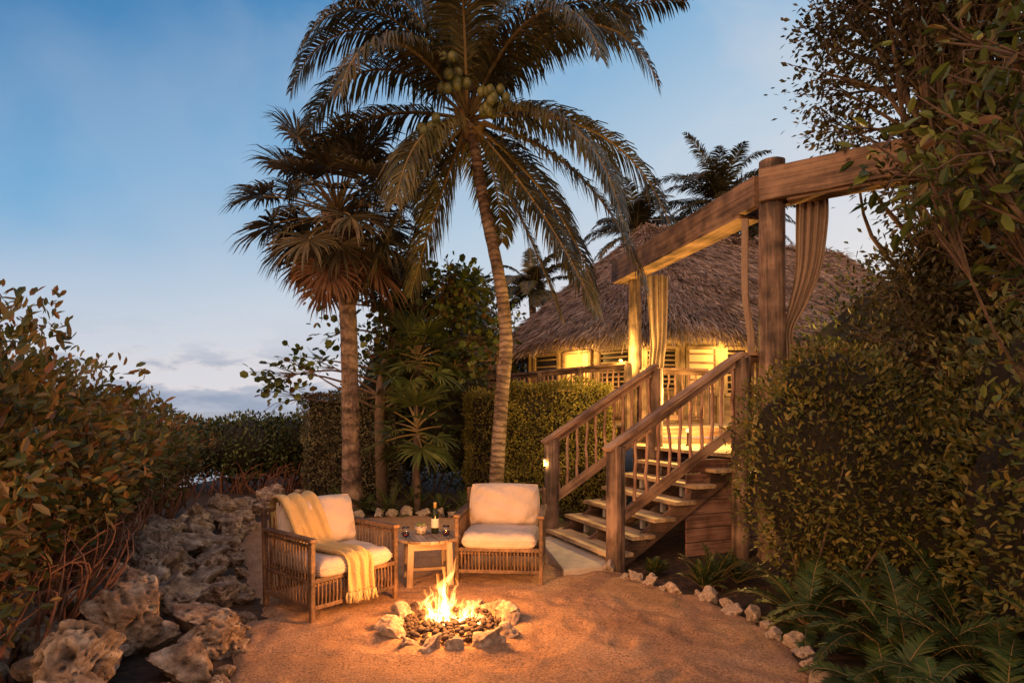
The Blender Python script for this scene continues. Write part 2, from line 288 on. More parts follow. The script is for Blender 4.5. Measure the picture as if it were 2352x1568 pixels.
# ------------------------------------------------------------------ rocks
def ico(sub):
    bm=bmesh.new();bmesh.ops.create_icosphere(bm,subdivisions=sub,radius=1);bm.verts.ensure_lookup_table()
    V=np.array([v.co[:] for v in bm.verts]);F=np.array([[v.index for v in f.verts] for f in bm.faces]);bm.free();return V,F
I6,I5,I4,I3,I2=ico(6),ico(5),ico(4),ico(3),ico(2)
def rockverts(base,rough=1.,planes=14):
    V,F=base;V=V.copy();off=Vector(roff());o2=Vector(roff())
    for _ in range(planes):
        n=nz(rng.standard_normal(3));k=rng.uniform(.42,.76);d=V@n;V=np.where((d>k)[:,None],V-n*((d-k)*.97)[:,None],V)
    out=[]
    for p in V:
        q=Vector(p);pit=max(0.,mnoise.noise(q*2.6+o2)-.2);pit2=max(0.,mnoise.noise(q*7+o2)-.3)
        a=mnoise.noise(q*1.4+off)*.26+mnoise.noise(q*2.8+off)*.13+abs(mnoise.noise(q*4.+off))*.1*rough+mnoise.noise(q*8+off)*.05*rough+mnoise.noise(q*17+off)*.028*rough-pit*.8*rough-pit2*.35*rough
        out.append(p*(1.02+a))
    return np.array(out),F
def rockmesh(name,base,m,rough=1.):
    V,F=rockverts(base,rough);mb=MB();mb.add(V,F);return mb.mesh(name,[m],A(0,0,0),True)
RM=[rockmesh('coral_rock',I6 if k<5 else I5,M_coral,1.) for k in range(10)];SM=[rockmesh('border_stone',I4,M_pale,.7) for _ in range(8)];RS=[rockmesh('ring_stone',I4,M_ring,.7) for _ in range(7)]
def putrock(name,me,x,y,r,flat,label,cat,group,zf=.45,parent=None):
    o=bpy.data.objects.new(name,me);COL.objects.link(o);o.scale=(r*rng.uniform(.85,1.3),r*rng.uniform(.8,1.1),r*flat)
    o.rotation_euler=(rng.uniform(-.4,.4),rng.uniform(-.4,.4),rng.uniform(0,6.28));o.location=(x,y,r*flat*zf)
    if parent:o.parent=parent;o.location=(x-parent.location.x,y-parent.location.y,r*flat*zf-parent.location.z)
    else: top(o,label,cat,group)
    return o
pth=np.array([(3.0,-2.1),(3.9,-2.25),(5.3,-2.7),(6.5,-3.35),(7.9,-4.05),(9.5,-4.4),(11,-4.3),(12.4,-4.1)])[:,[0,1]]
GR='coral rocks of the low wall'
y=2.9;row=0
while y<12.4:
    cx=np.interp(y,pth[:,0],pth[:,1])
    for k,o_ in enumerate((-.8,-.25,.2) if row%2 else (-1.0,-.5,.03)):
        if k==0 and y>8.5: continue
        r=rng.uniform(.22,.32)*(1,1.1,.85)[k]
        putrock('coral_rock',RM[rng.integers(5,10)] if y>6.5 else RM[rng.integers(10)],cx+o_+rng.uniform(-.1,.1),y+rng.uniform(-.12,.12),r,rng.uniform(.65,.95),'rough pitted coral rock in the low rock wall','rock',GR,.5)
    y+=.5;row+=1
for k in range(45):
    yy=rng.uniform(3.2,9);cx=np.interp(yy,pth[:,0],pth[:,1]);putrock('coral_rock',RM[rng.integers(5,10)],cx+rng.uniform(.2,.52),yy,rng.uniform(.06,.13),.8,'small coral rubble stone beside the rock wall','rock',GR,.5)
for y_,x_,r_ in [(4.35,-2.75,.34),(5.0,-3.1,.29),(5.8,-3.35,.3),(3.6,-2.55,.32),(6.6,-3.8,.29),(7.5,-4.3,.29),(4.2,-3.5,.3),(8.6,-4.5,.28),(9.6,-4.5,.27)]:
    putrock('coral_rock',RM[rng.integers(5)],x_,y_,r_,.85,'large pitted coral boulder in the low rock wall','rock',GR,1.0)
def border(pts,sp,r0,r1):
    P=smooth_pts(pts,60);s_=np.concatenate([[0],np.cumsum(np.linalg.norm(np.diff(P,axis=0),axis=1))]);d=0
    while d<s_[-1]:
        x=np.interp(d,s_,P[:,0]);y_=np.interp(d,s_,P[:,1]);r=rng.uniform(r0,r1)
        putrock('border_stone',SM[rng.integers(8)],x+rng.uniform(-.04,.04),y_+rng.uniform(-.04,.04),r,rng.uniform(.75,1),'small pale coral stone edging the sand','stone','pale stones edging the sand',.6);d+=r*2*sp
border([(1.02,6.5),(1.33,6.0),(1.72,5.6),(1.9,5.15),(2.0,4.7),(2.06,4.3),(1.95,3.8)],1.1,.055,.115)
border([(-2.75,9.75),(-2.2,9.85),(-1.6,10.0),(-1.1,10.0),(-.5,9.85)],1.0,.1,.15)
# ------------------------------------------------------------------ fire pit
FX,FY=-.48,4.8
fp=thing('fire_pit','round stone ringed fire pit with burning flames','fire pit',(FX,FY,0))
mb=MB();n=0
for i in range(420):
    a=rng.uniform(0,6.28);r=.4*math.sqrt(rng.random());q=rng.uniform(.014,.026);V,F=I2;mb.add(V*q*A(1,1,.8)*rng.uniform(.8,1.2,3)+A(FX+r*math.cos(a),FY+r*math.sin(a),.05+.035*(1-(r/.4)**2)+rng.uniform(-.01,.02)),F)
part(fp,'lava_pebbles',mb,M_lava,smooth=True,kind='stuff')
for i in range(14):
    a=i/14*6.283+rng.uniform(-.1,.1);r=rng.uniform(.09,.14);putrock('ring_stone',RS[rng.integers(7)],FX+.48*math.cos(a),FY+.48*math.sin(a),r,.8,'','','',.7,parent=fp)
M_fl,nt,b=mat('flame');nt.nodes.remove(b)
at=NN(nt,'ShaderNodeAttribute',attribute_name='gc');sx=NN(nt,'ShaderNodeSeparateXYZ',{0:at.outputs['Vector']})
u2=NN(nt,'ShaderNodeMath',{0:sx.outputs[0],1:sx.outputs[0]},operation='MULTIPLY');iu=NN(nt,'ShaderNodeMath',{0:1.,1:u2.outputs[0]},operation='SUBTRACT')
iv=NN(nt,'ShaderNodeMapRange',{0:sx.outputs[1],1:.0,2:1.,3:1.,4:.35});fm=NN(nt,'ShaderNodeMath',{0:iu.outputs[0],1:iv.outputs[0]},operation='MULTIPLY')
mpf=NN(nt,'ShaderNodeMapping',{'Vector':at.outputs['Vector'],'Scale':(1.8,2.8,1)});fn=NN(nt,'ShaderNodeTexNoise',{'Vector':mpf.outputs[0],'Scale':1.6,'Detail':3.,'Distortion':1.5})
fr=NN(nt,'ShaderNodeMapRange',{0:fn.outputs['Fac'],1:.36,2:.56,3:.0,4:1.15});fx=NN(nt,'ShaderNodeMath',{0:fm.outputs[0],1:fr.outputs[0]},operation='MULTIPLY')
fc=ramp(nt,fx.outputs[0],[(0,(1,.12,.01)),(.3,(1,.3,.04)),(.6,(1,.55,.14)),(1,(1,.8,.4))]);fs=NN(nt,'ShaderNodeMath',{0:fx.outputs[0],1:1.4},operation='POWER');fs2=NN(nt,'ShaderNodeMath',{0:fs.outputs[0],1:4.},operation='MULTIPLY')
em=NN(nt,'ShaderNodeEmission',{'Color':fc,'Strength':fs2.outputs[0]});tr=NN(nt,'ShaderNodeBsdfTransparent');ad=NN(nt,'ShaderNodeAddShader',{0:em.outputs[0],1:tr.outputs[0]});nt.links.new(ad.outputs[0],nt.nodes['Material Output'].inputs[0])
def flame(mb,x,y_,h,w_,yaw,lean,sd_):
    nv,nu=26,9;V=[];G=[]
    for i in range(nv):
        v_=i/(nv-1);cx=lean*v_*v_+.05*math.sin(v_*6+sd_)*v_+.022*math.sin(v_*14+sd_*2)*v_
        wd=w_*(math.sin(math.pi*min(1,(v_*.84+.16))**.85))**.9*(1+.35*math.sin(v_*10+sd_))+.001
        for j in range(nu):
            u_=j/(nu-1)*2-1;V.append((x+(cx+u_*wd)*math.cos(yaw)-.03*(1-u_*u_)*math.sin(yaw),y_+(u_*wd)*math.sin(yaw)+.03*(1-u_*u_)*math.cos(yaw)+.02*math.sin(v_*7+sd_),.06+v_*h));G.append((u_,v_,sd_*3.7))
    mb.add(V,[(i*nu+j,i*nu+j+1,(i+1)*nu+j+1,(i+1)*nu+j) for i in range(nv-1) for j in range(nu-1)],0,G)
for grp in ([(-.07,0,.42,.06,.04),(-.15,.03,.3,.05,-.05),(-.02,-.03,.36,.055,.05),(-.09,-.05,.26,.09,0),(-.05,.05,.5,.05,.05)],[(.13,0,.22,.05,-.03),(.19,.04,.19,.045,.0),(.1,-.04,.17,.05,.03)],[(.0,.0,.12,.14,0),(-.17,.0,.13,.05,-.03),(.23,-.02,.11,.05,.02)]):
    mb=MB()
    for k,(dx,dy,h,w_,ln) in enumerate(grp):
        for yaw in (rng.uniform(-.3,.3),rng.uniform(.9,1.9)): flame(mb,FX+dx,FY+dy,h*rng.uniform(.85,1.05),w_,yaw,ln,rng.uniform(0,6))
    part(fp,'flame',mb,M_fl,smooth=True)
# ------------------------------------------------------------------ armchairs (local: front -y)
CW,CD=.42,.37
def pillow(mb,c,hx,hy,hz,R=np.eye(3),p=4.,q=.5,n=30,wr=.006):
    t=np.sin(np.linspace(-1,1,n)*math.pi/2);U,Vv=np.meshgrid(t,t);rc=1-.035*(U**2*Vv**2)*1.5
    th=np.clip((1-np.abs(U)**p),0,1)**q*np.clip((1-np.abs(Vv)**p),0,1)**q
    wv=wr*(np.sin(U*7+Vv*3+c[0]*9)*np.sin(Vv*6-U*2)+.6*np.sin(U*15-Vv*9)*np.abs(U)*np.abs(Vv)*2)
    for s_ in (1,-1):
        L=np.stack([U*hx*rc,Vv*hy*rc,s_*(hz*.12+hz*.88*th)+wv*(s_>0)],-1).reshape(-1,3)
        I=np.arange(n*n).reshape(n,n);F=np.stack([I[:-1,:-1],I[:-1,1:],I[1:,1:],I[1:,:-1]],-1).reshape(-1,4)
        if s_<0:F=F[:,::-1]
        mb.add(L@np.array(R).T+A(*c),F)
    e=[(-1,-1),(1,-1),(1,1),(-1,1)];E=[]
    for k in range(4):
        a,b_=e[k],e[(k+1)%4]
        for f in np.linspace(0,1,10,endpoint=False):
            x=a[0]*(1-f)+b_[0]*f;y_=a[1]*(1-f)+b_[1]*f;r=1-.0525*x*x*y_*y_;E.append((x*hx*r,y_*hy*r))
    for a,b_ in ((hz*.12,-hz*.12),):
        V=np.array([(x,y_,a) for x,y_ in E]+[(x,y_,b_) for x,y_ in E])@np.array(R).T+A(*c);k=len(E);mb.add(V,[(i,(i+1)%k,k+(i+1)%k,k+i) for i in range(k)])
    for z_ in (hz*.12,-hz*.12):
        P=np.array([(x*1.003,y_*1.003,z_) for x,y_ in E+[E[0]]])@np.array(R).T+A(*c);tube(mb,P,.006,6,cap=False)
ch=thing('armchair','rattan armchair with cream cushions and a mustard throw over it','armchair',(-1.62,5.47,.015),math.radians(49.5),'rattan armchairs by the fire')
PR=[]
for sx_ in(-1,1):
    for sy_,h in((-1,.66),(1,.87)):
        mb=MB();beam(mb,(sx_*CW,sy_*CD,0),(sx_*(CW-.0),sy_*CD+(.04 if sy_>0 else 0),h),.042,.042,up=(0,1,0));PR.append(part(ch,'leg',mb,W_rattan,False,bevel=.008))
for sx_ in(-1,1):
    mb=MB();beam(mb,(sx_*CW,-CD-.03,.675),(sx_*CW,CD+.02,.675),.065,.03);beam(mb,(sx_*CW,-CD+.02,.625),(sx_*CW,CD,.625),.025,.022);beam(mb,(sx_*CW,-CD+.02,.33),(sx_*CW,CD,.33),.03,.03);beam(mb,(sx_*CW,-CD+.02,.13),(sx_*CW,CD,.13),.035,.035)
    for k in range(15):
        yy=-CD+.045+k*(2*CD-.07)/14;tube(mb,[(sx_*CW+rng.uniform(-.003,.003),yy,.13),(sx_*(CW+.008),yy,.4),(sx_*CW,yy,.66)],.0085,6,cap=False)
    PR.append(part(ch,'armrest',mb,W_rattan,False,bevel=.006))
mb=MB()
for z_ in(.345,.13): beam(mb,(-CW+.02,-CD,z_),(CW-.02,-CD,z_),.035,.035)
beam(mb,(-CW+.02,-CD+.03,.30),(CW-.02,-CD+.03,.30),.02,.02)
for k in range(22):
    xx=-CW+.05+k*(2*CW-.1)/21;tube(mb,[(xx,-CD-.004,.115),(xx,-CD-.012,.23),(xx,-CD-.004,.365)],.0095,6,cap=False)
for z_ in(.13,.345,.84): beam(mb,(-CW+.02,CD+(.04*z_),z_),(CW-.02,CD+.04*z_,z_),.035,.035)
for k in range(20):
    xx=-CW+.05+k*(2*CW-.1)/19;tube(mb,[(xx,CD,.13),(xx,CD+.035,.85)],.009,6,cap=False)
for k in range(8):
    yy=-CD+.06+k*.09;beam(mb,(-CW+.02,yy,.325),(CW-.02,yy,.325),.04,.018)
PR.append(part(ch,'frame',mb,W_rattan,False,bevel=.005))
mb=MB();pillow(mb,(0,-.045,.425),CW-.035,CD-.0,.085,p=9,q=.45);PR.append(part(ch,'seat_cushion',mb,F_cush,False,smooth=True))
ta=math.radians(74);Rb=np.array([[1,0,0],[0,math.cos(ta),-math.sin(ta)],[0,math.sin(ta),math.cos(ta)]])
mb=MB();pillow(mb,(0,.225,.705),CW-.045,.225,.115,R=Rb,p=3.2,q=.5,wr=.014);PR.append(part(ch,'back_cushion',mb,F_cush,False,smooth=True))
c2=thing('armchair','rattan armchair with cream cushions beside the staircase','armchair',(-.1,6.42,.015),math.radians(-5),'rattan armchairs by the fire')
for p in PR:
    q=p.copy();q.parent=c2;COL.objects.link(q)
# throw
pa=smooth_pts([(-.2,.42,.62),(-.21,.40,.86),(-.22,.30,.955),(-.20,.20,.93),(-.17,.09,.75),(-.13,.03,.58),(-.10,-.06,.535),(-.06,-.25,.53),(-.02,-.39,.52),(-.0,-.43,.45),(.0,-.435,.33),(.01,-.43,.2)],54)
mb=MB();V=[];nu=34
for i,p in enumerate(pa):
    f=i/53;hw=.15+.03*math.sin(f*5)
    for j in range(nu):
        u_=j/(nu-1)*2-1;fo=.018*math.sin(u_*8+f*6)+.01*math.sin(u_*17-f*9)+.01
        tn=pa[min(i+1,53)]-pa[max(i-1,0)];nn=nz(np.cross((1,0,0),tn));nn=-nn if nn[1]>0 and abs(nn[1])>abs(nn[2]) else nn
        if nn[2]<-.3:nn=-nn
        V.append(p+A(1,0,0)*u_*hw*(1-.06*math.sin(u_*9))+nn*fo)
mb.add(V,[(i*nu+j,i*nu+j+1,(i+1)*nu+j+1,(i+1)*nu+j) for i in range(53) for j in range(nu-1)])
for j in range(34):
    e=V[53*nu+j]
    tube(mb,[e,e+A(rng.uniform(-.012,.012),rng.uniform(-.012,.004),-.04),e+A(rng.uniform(-.02,.02),-.005,-.085)],[.005,.004,.0015],5,cap=False)
a=math.radians(49.5);ca,sa=math.cos(a),math.sin(a)
for k in range(len(mb.v)):
    v=mb.v[k];mb.v[k]=np.stack([v[:,0]*ca-v[:,1]*sa-1.62,v[:,0]*sa+v[:,1]*ca+5.47,v[:,2]+.015],1)
o=solo('throw_blanket','mustard woven throw with fringe draped over the armchair','blanket',mb,F_throw,(-1.62,5.47,.5),smooth=True)
m=o.modifiers.new('solid','SOLIDIFY');m.thickness=.007;m.offset=1
# ------------------------------------------------------------------ side table
TX,TY,TZ=-.85,6.15,.485
tb=thing('side_table','round slatted wooden side table on four square legs','table',(TX,TY,.012))
mb=MB();R=.325;N=7;sw=2*R/N
for k in range(N):
    x0=-R+k*sw+.003;x1=x0+sw-.006;top_=[];xs_=np.linspace(x0,x1,9)
    for x in xs_: top_.append((x,math.sqrt(max(R*R-x*x,.0004))))
    ring=top_+[(x,-y_) for x,y_ in reversed(top_)];n=len(ring);rz=.35
    V=[(TX+x*math.cos(rz)-y_*math.sin(rz),TY+x*math.sin(rz)+y_*math.cos(rz),z) for z in(TZ-.028,TZ) for x,y_ in ring]
    off=roff();G=[(y_+off[0],x+off[1],z+off[2]) for z in(0,.028) for x,y_ in ring]
    mb.add(V,[tuple(reversed(range(n))),tuple(range(n,2*n))]+[(i,(i+1)%n,n+(i+1)%n,n+i) for i in range(n)],0,G)
part(tb,'tabletop',mb,W_table,bevel=.003)
rz=.25
def TL(x,y_,z):return (TX+x*math.cos(rz)-y_*math.sin(rz),TY+x*math.sin(rz)+y_*math.cos(rz),z)
for sx_ in(-1,1):
    for sy_ in(-1,1):
        mb=MB();beam(mb,TL(sx_*.2,sy_*.2,.012),TL(sx_*.185,sy_*.185,TZ-.03),.06,.06,up=(math.cos(rz),math.sin(rz),0));part(tb,'leg',mb,W_table,bevel=.004)
mb=MB()
for s_ in(-1,1):
    beam(mb,TL(-.16,s_*.19,TZ-.07),TL(.16,s_*.19,TZ-.07),.025,.075);beam(mb,TL(s_*.19,-.16,TZ-.07),TL(s_*.19,.16,TZ-.07),.025,.075)
part(tb,'apron',mb,W_table,bevel=.003)
mb=MB()
for s_ in(-1,1): beam(mb,TL(s_*.195,-.17,.15),TL(s_*.195,.17,.15),.03,.05)
beam(mb,TL(-.18,0,.15),TL(.18,0,.15),.05,.03);part(tb,'stretcher',mb,W_table,bevel=.003)
def glassm(name,c,rough=.02,tr=1.):
    m,nt,b=mat(name);b.inputs['Base Color'].default_value=(*c,1);b.inputs['Roughness'].default_value=rough;b.inputs['Transmission Weight'].default_value=tr;b.inputs['IOR'].default_value=1.45;return m
M_gl=glassm('clear glass',(1,1,1));M_bot=glassm('dark green bottle glass',(.02,.03,.015),.05,.3)
M_wine=noisy('red wine',[(.3,(.05,.004,.006)),(.7,(.08,.006,.008))],rough=.1,bump=0);M_lab=noisy('cream paper label',[(.3,(.6,.56,.48)),(.7,(.7,.66,.58))],scale=12,bump=.05);M_foil=noisy('gold foil',[(.3,(.3,.2,.08)),(.7,(.5,.36,.14))],rough=.35,bump=.1)
bo=thing('wine_bottle','dark wine bottle with a cream label on the table','bottle',(-.79,6.25,TZ+.001))
bp=(-.79,6.25,TZ+.001)
mb=MB();lathe(mb,bp,[(.034,0),(.038,.006),(.038,.19),(.034,.215),(.018,.245),(.0145,.26),(.0145,.27)],28);part(bo,'bottle_body',mb,M_bot,smooth=True)
mb=MB();lathe(mb,bp,[(.0152,.255),(.0155,.30),(.0165,.302),(.0165,.315),(.013,.317)],20);part(bo,'foil_cap',mb,M_foil,smooth=True)
mb=MB();lathe(mb,bp,[(.0385,.06),(.0388,.062),(.0388,.15),(.0385,.152)],28);part(bo,'label',mb,M_lab,smooth=True)
for gx,gy,lb in((-1.05,6.03,'stemless glass of red wine on the table'),(-.66,6.1,'stemless glass of red wine near the bottle')):
    g=thing('wine_glass',lb,'glass',(gx,gy,TZ+.001),group='wine glasses on the table')
    mb=MB();c=(gx,gy,TZ+.001);lathe(mb,c,[(.02,0),(.03,.008),(.042,.035),(.043,.055),(.036,.09),(.033,.105),(.0318,.105),(.0348,.09),(.0415,.055),(.0405,.036),(.028,.012),(.01,.009)],24);part(g,'bowl',mb,M_gl,smooth=True)
    mb=MB();lathe(mb,c,[(.01,.0095),(.027,.0125),(.0395,.036),(.0405,.048),(.0,.048)],24);part(g,'wine',mb,M_wine,smooth=True)
sb=thing('snack_bowl','small patterned ceramic bowl filled with olives','bowl',(-.93,6.22,TZ+.001));c=(-.93,6.22,TZ+.001)
M_cer=noisy('glazed ceramic',[(.42,(.12,.09,.08)),(.5,(.5,.44,.38))],scale=55,rough=.4,bump=.1,dist=.002);M_ol=noisy('olive skin',[(.3,(.12,.15,.03)),(.7,(.3,.3,.08))],rough=.35,bump=0)
mb=MB();lathe(mb,c,[(.035,0),(.05,.01),(.062,.05),(.064,.085),(.058,.085),(.056,.05),(.03,.02)],26);part(sb,'bowl_body',mb,M_cer,smooth=True)
mb=MB()
for i in range(26):
    a=rng.uniform(0,6.28);r=.045*math.sqrt(rng.random());V,F=I2;mb.add(V*.014+A(c[0]+r*math.cos(a),c[1]+r*math.sin(a),c[2]+.082+rng.uniform(0,.018)),F)
part(sb,'olives',mb,M_ol,smooth=True,kind='stuff')
# ------------------------------------------------------------------ staircase
U2=A(.925,.38,0);U2/=np.linalg.norm(U2);W2=A(-U2[1],U2[0],0);B0=A(1.06,6.63,0)
def S(u_,w_,z):return B0+U2*u_+W2*w_+A(0,0,z)
st=thing('staircase','weathered wooden stairs with open risers and rustic railings','stairs',tuple(B0))
RI,RU,SWD=.175,.285,1.62
for i in range(6):
    mb=MB();z=RI*(i+1)-.0225
    for k in (0,1): beam(mb,S(i*RU+.075+k*.152,-.02,z),S(i*RU+.075+k*.152,SWD,z),.146,.045)
    part(st,'tread',mb,W_tread,bevel=.005)
for w_ in (.13,SWD-.13,SWD/2):
    mb=MB()
    for i in range(6): beam(mb,S(i*RU+.03,w_,RI*(i+.5)-.03),S(i*RU+.27,w_,RI*(i+.5)-.03),.05,RI-.05)
    beam(mb,S(.06,w_,-.02),S(1.75,w_,1.0),.045,.2);part(st,'stringer',mb,W_dark,bevel=.003)
M_gr=noisy('grey painted block',[(.3,(.34,.31,.28)),(.7,(.46,.43,.39))],scale=8,bump=.1)
for i in range(6):
    for w_ in(.35,1.2):
        mb=MB();beam(mb,S(i*RU+.1,w_,max(0,RI*i)),S(i*RU+.1,w_,RI*(i+1)-.046),.05,.05,up=tuple(U2));part(st,'riser_block',mb,M_gr,bevel=.003)
def branch(mb,P,Q,r,mi=0):
    P=A(*P);Q=A(*Q);n=6;pts=[P+(Q-P)*k/n+(rng.uniform(-.014,.014,3)*A(1,1,0) if 0<k<n else 0) for k in range(n+1)];tube(mb,pts,[r*1.15,r,r*rng.uniform(.8,1.1)],7,mi,cap=False,jit=.06)
def log(mb,P,Q,r,sides=16,n=10,jit=.02):
    P=A(*P);Q=A(*Q);tube(mb,[P+(Q-P)*k/n for k in range(n+1)],[r*1.04,r,r*.97],sides,0,True,jit)
def railing(par,w_,z0,u0,u1,z1,nb,posts):
    mb=MB();sl=(z1-z0)/(u1-u0)
    beam(mb,S(u0-.12,w_,z0-.12*sl+.03),S(u1+.02,w_,z1+.02*sl+.03),.15,.045);beam(mb,S(u0,w_,z0-.04),S(u1,w_,z1-.04),.045,.09)
    ra=part(par,'railing',mb,W_rail,bevel=.005)
    mb=MB();beam(mb,S(u0+.05,w_,z0-.82+.05*sl),S(u1-.05,w_,z1-.82-.05*sl),.045,.12);part(ra,'bottom_rail',mb,W_rail,bevel=.005)
    for k in range(nb):
        f=(k+.7)/(nb+.4);u_=u0+f*(u1-u0);mb=MB();branch(mb,S(u_,w_,z0-.86+sl*(u_-u0)),S(u_+rng.uniform(-.01,.01),w_,z0-.05+sl*(u_-u0)),.019);part(ra,'baluster',mb,W_bal,smooth=True)
    for u_,zb,zt,r in posts:
        mb=MB();log(mb,S(u_,w_,zb),S(u_,w_,zt),r,14,8,.015);part(ra,'newel_post',mb,W_log,smooth=False)
railing(st,-.04,1.36,.05,1.76,2.38,11,[(.05,0,1.355,.1),(1.78,0,2.37,.1)])
railing(st,SWD+.02,1.36,.1,1.76,2.36,11,[(.1,0,1.355,.1),(1.78,0,2.35,.1)])
mb=MB();q=[(.54,6.33),(1.2,6.6),(1.0,8.3),(.34,8.0)];mb.add([(x,y_,z) for z in(-.02,.085) for x,y_ in q],[(3,2,1,0),(4,5,6,7)]+[(i,(i+1)%4,4+(i+1)%4,4+i) for i in range(4)])
solo('concrete_pad','pale concrete landing pad at the foot of the stairs','concrete pad',mb,M_conc,(.8,7.3,0),bevel=.01)
P0=S(.1,SWD+.02,0);lx,ly=P0[0]-.11,P0[1]-.05
pl=thing('post_lamp','small lit brass lamp on the stair post','lamp',(lx,ly,1.08))
mb=MB();beam(mb,(lx-.0,ly,1.1),(lx+.03,ly,1.1),.07,.02);beam(mb,(lx+.03,ly,1.0),(lx+.03,ly,1.11),.05,.012,up=(0,1,0));part(pl,'lamp_housing',mb,M_foil)
mb=MB();beam(mb,(lx+.002,ly,1.083),(lx+.024,ly,1.083),.05,.01);part(pl,'lamp_lens',mb,emis('lit lamp lens',(1,.6,.2),12))
# ------------------------------------------------------------------ deck
dk=thing('deck','raised weathered timber deck with rustic railing around the hut','deck',(3,9,0))
mb=MB()
for k in range(20):
    w_=-.05+k*.146;beam(mb,S(1.71,w_,1.2),S(5.2,w_,1.2),.14,.045)
for k in range(34):
    y_=9.6+k*.27+.2;x0=max(-.9,np.interp(y_,[9.6,10.7,14.3,18],[2.2,2.1,-.1,-.9]));beam(mb,(x0,y_,1.46),(9,y_+.9,1.46),.262,.05)
part(dk,'floor',mb,W_tread,bevel=.004)
mb=MB()
for k in range(7): beam(mb,S(1.15,.17,.09+k*.165),S(5.2,.17,.09+k*.165),.025,.155)
beam(mb,S(1.72,-.09,1.1),S(5.2,-.09,1.1),.04,.16)
for k in range(9): beam(mb,(2.15,9.64,.08+k*.165),(9,10.5,.08+k*.165),.03,.155)
part(dk,'skirt',mb,W_skirt,bevel=.004)
mb=MB();e=[(-.9,16.5),(-.1,14.3),(2.1,10.7),(2.2,9.6)]
for a_,b_ in zip(e[:-1],e[1:]):beam(mb,(*a_,1.33),(*b_,1.33),.05,.24)
part(dk,'fascia',mb,W_dark)
for x,y_ in [(-.5,15.4),(.2,13.7),(1.,12.5),(2.2,10.5),(3.5,10),(5,11)]:
    mb=MB();beam(mb,(x,y_,0),(x,y_,1.4),.2,.2,up=(0,1,0));part(dk,'deck_post',mb,W_dark)
def drail(P,Q,zb,zt,nb,posts=2):
    P=A(*P,0);Q=A(*Q,0);mb=MB();beam(mb,P+A(0,0,zt),Q+A(0,0,zt),.14,.045);beam(mb,P+A(0,0,zt-.06),Q+A(0,0,zt-.06),.04,.08)
    ra=part(dk,'railing',mb,W_rail,bevel=.004)
    mb=MB();beam(mb,P+A(0,0,zb+.12),Q+A(0,0,zb+.12),.04,.09);part(ra,'bottom_rail',mb,W_rail,bevel=.004)
    for k in range(nb):
        f=(k+.5)/nb;c=P+(Q-P)*f;mb=MB();branch(mb,c+A(0,0,zb+.1),c+A(0,0,zt-.07),.02);part(ra,'baluster',mb,W_bal,smooth=True)
    for k in range(posts):
        c=P+(Q-P)*k/(posts-1);mb=MB();log(mb,c+A(0,0,zb-.1),c+A(0,0,zt-.024),.07,12,5);part(ra,'newel_post',mb,W_log)
drail((-.5,16.2),(-.1,14.3),1.5,2.55,10);drail((-.1,14.3),(2.05,10.75),1.5,2.58,26,4)
drail((2.35,10.9),(3.6,11.3),1.5,2.5,9,2)
drail(tuple(S(1.86,-.04,0)[:2]),tuple(S(2.25,-.06,0)[:2]),1.24,2.42,3,2);drail((3.15,7.28),(4.6,7.75),1.24,2.5,10,2)
M_lens=emis('warm lamp lens',(1,.6,.2),3)
bx,by,bz=2.6,9.0,1.225
bl=thing('deck_lamp','short lit bollard lamp standing on the deck','lamp',(bx,by,bz),group='deck lamps');mb=MB();lathe(mb,(bx,by,bz),[(.04,0),(.04,.02),(.02,.03),(.02,.2)],16);part(bl,'lamp_stem',mb,M_lava)
mb=MB();lathe(mb,(bx,by,bz+.2),[(.02,0),(.03,.01),(.03,.04),(.02,.05)],16);part(bl,'lamp_lens',mb,M_lens)
bl=thing('deck_lamp','small lit puck lamp on the railing cap','lamp',(1.95,10.92,2.605),group='deck lamps');mb=MB();lathe(mb,(1.95,10.92,2.605),[(.035,0),(.035,.02),(.02,.022)],16);part(bl,'lamp_stem',mb,M_lava)
mb=MB();lathe(mb,(1.95,10.92,2.628),[(.03,0),(.03,.02),(.02,.03)],16);part(bl,'lamp_lens',mb,M_lens)
# ------------------------------------------------------------------ pergola
pg=thing('pergola','timber pergola of log posts carrying heavy beams','pergola',(3.05,7.25,0))
for (x,y_,z0,z1,r) in [(3.07,7.2,0,4.68,.15),(2.25,11.15,1.45,4.16,.12),(5.7,5.35,0,4.5,.15)]:
    mb=MB();log(mb,(x,y_,z0),(x,y_,z1),r,22,16,.012);part(pg,'post',mb,W_log,smooth=True)
mb=MB();beam(mb,(2.93,7.28,4.36),(1.93,11.55,4.36),.1,.37);beam(mb,(2.98,7.62,4.155),(2.05,11.5,4.155),.34,.045);beam(mb,(3.2,7.3,4.36),(2.2,11.6,4.36),.1,.37);part(pg,'beam',mb,W_beam,bevel=.008)
mb=MB();beam(mb,(2.9,7.14,4.365),(5.9,5.02,4.365),.11,.375);beam(mb,(3.2,7.26,4.36),(6.1,5.25,4.36),.1,.37);beam(mb,(3.2,7.05,4.16),(5.9,5.17,4.16),.22,.04);part(pg,'beam',mb,W_beam,bevel=.008)
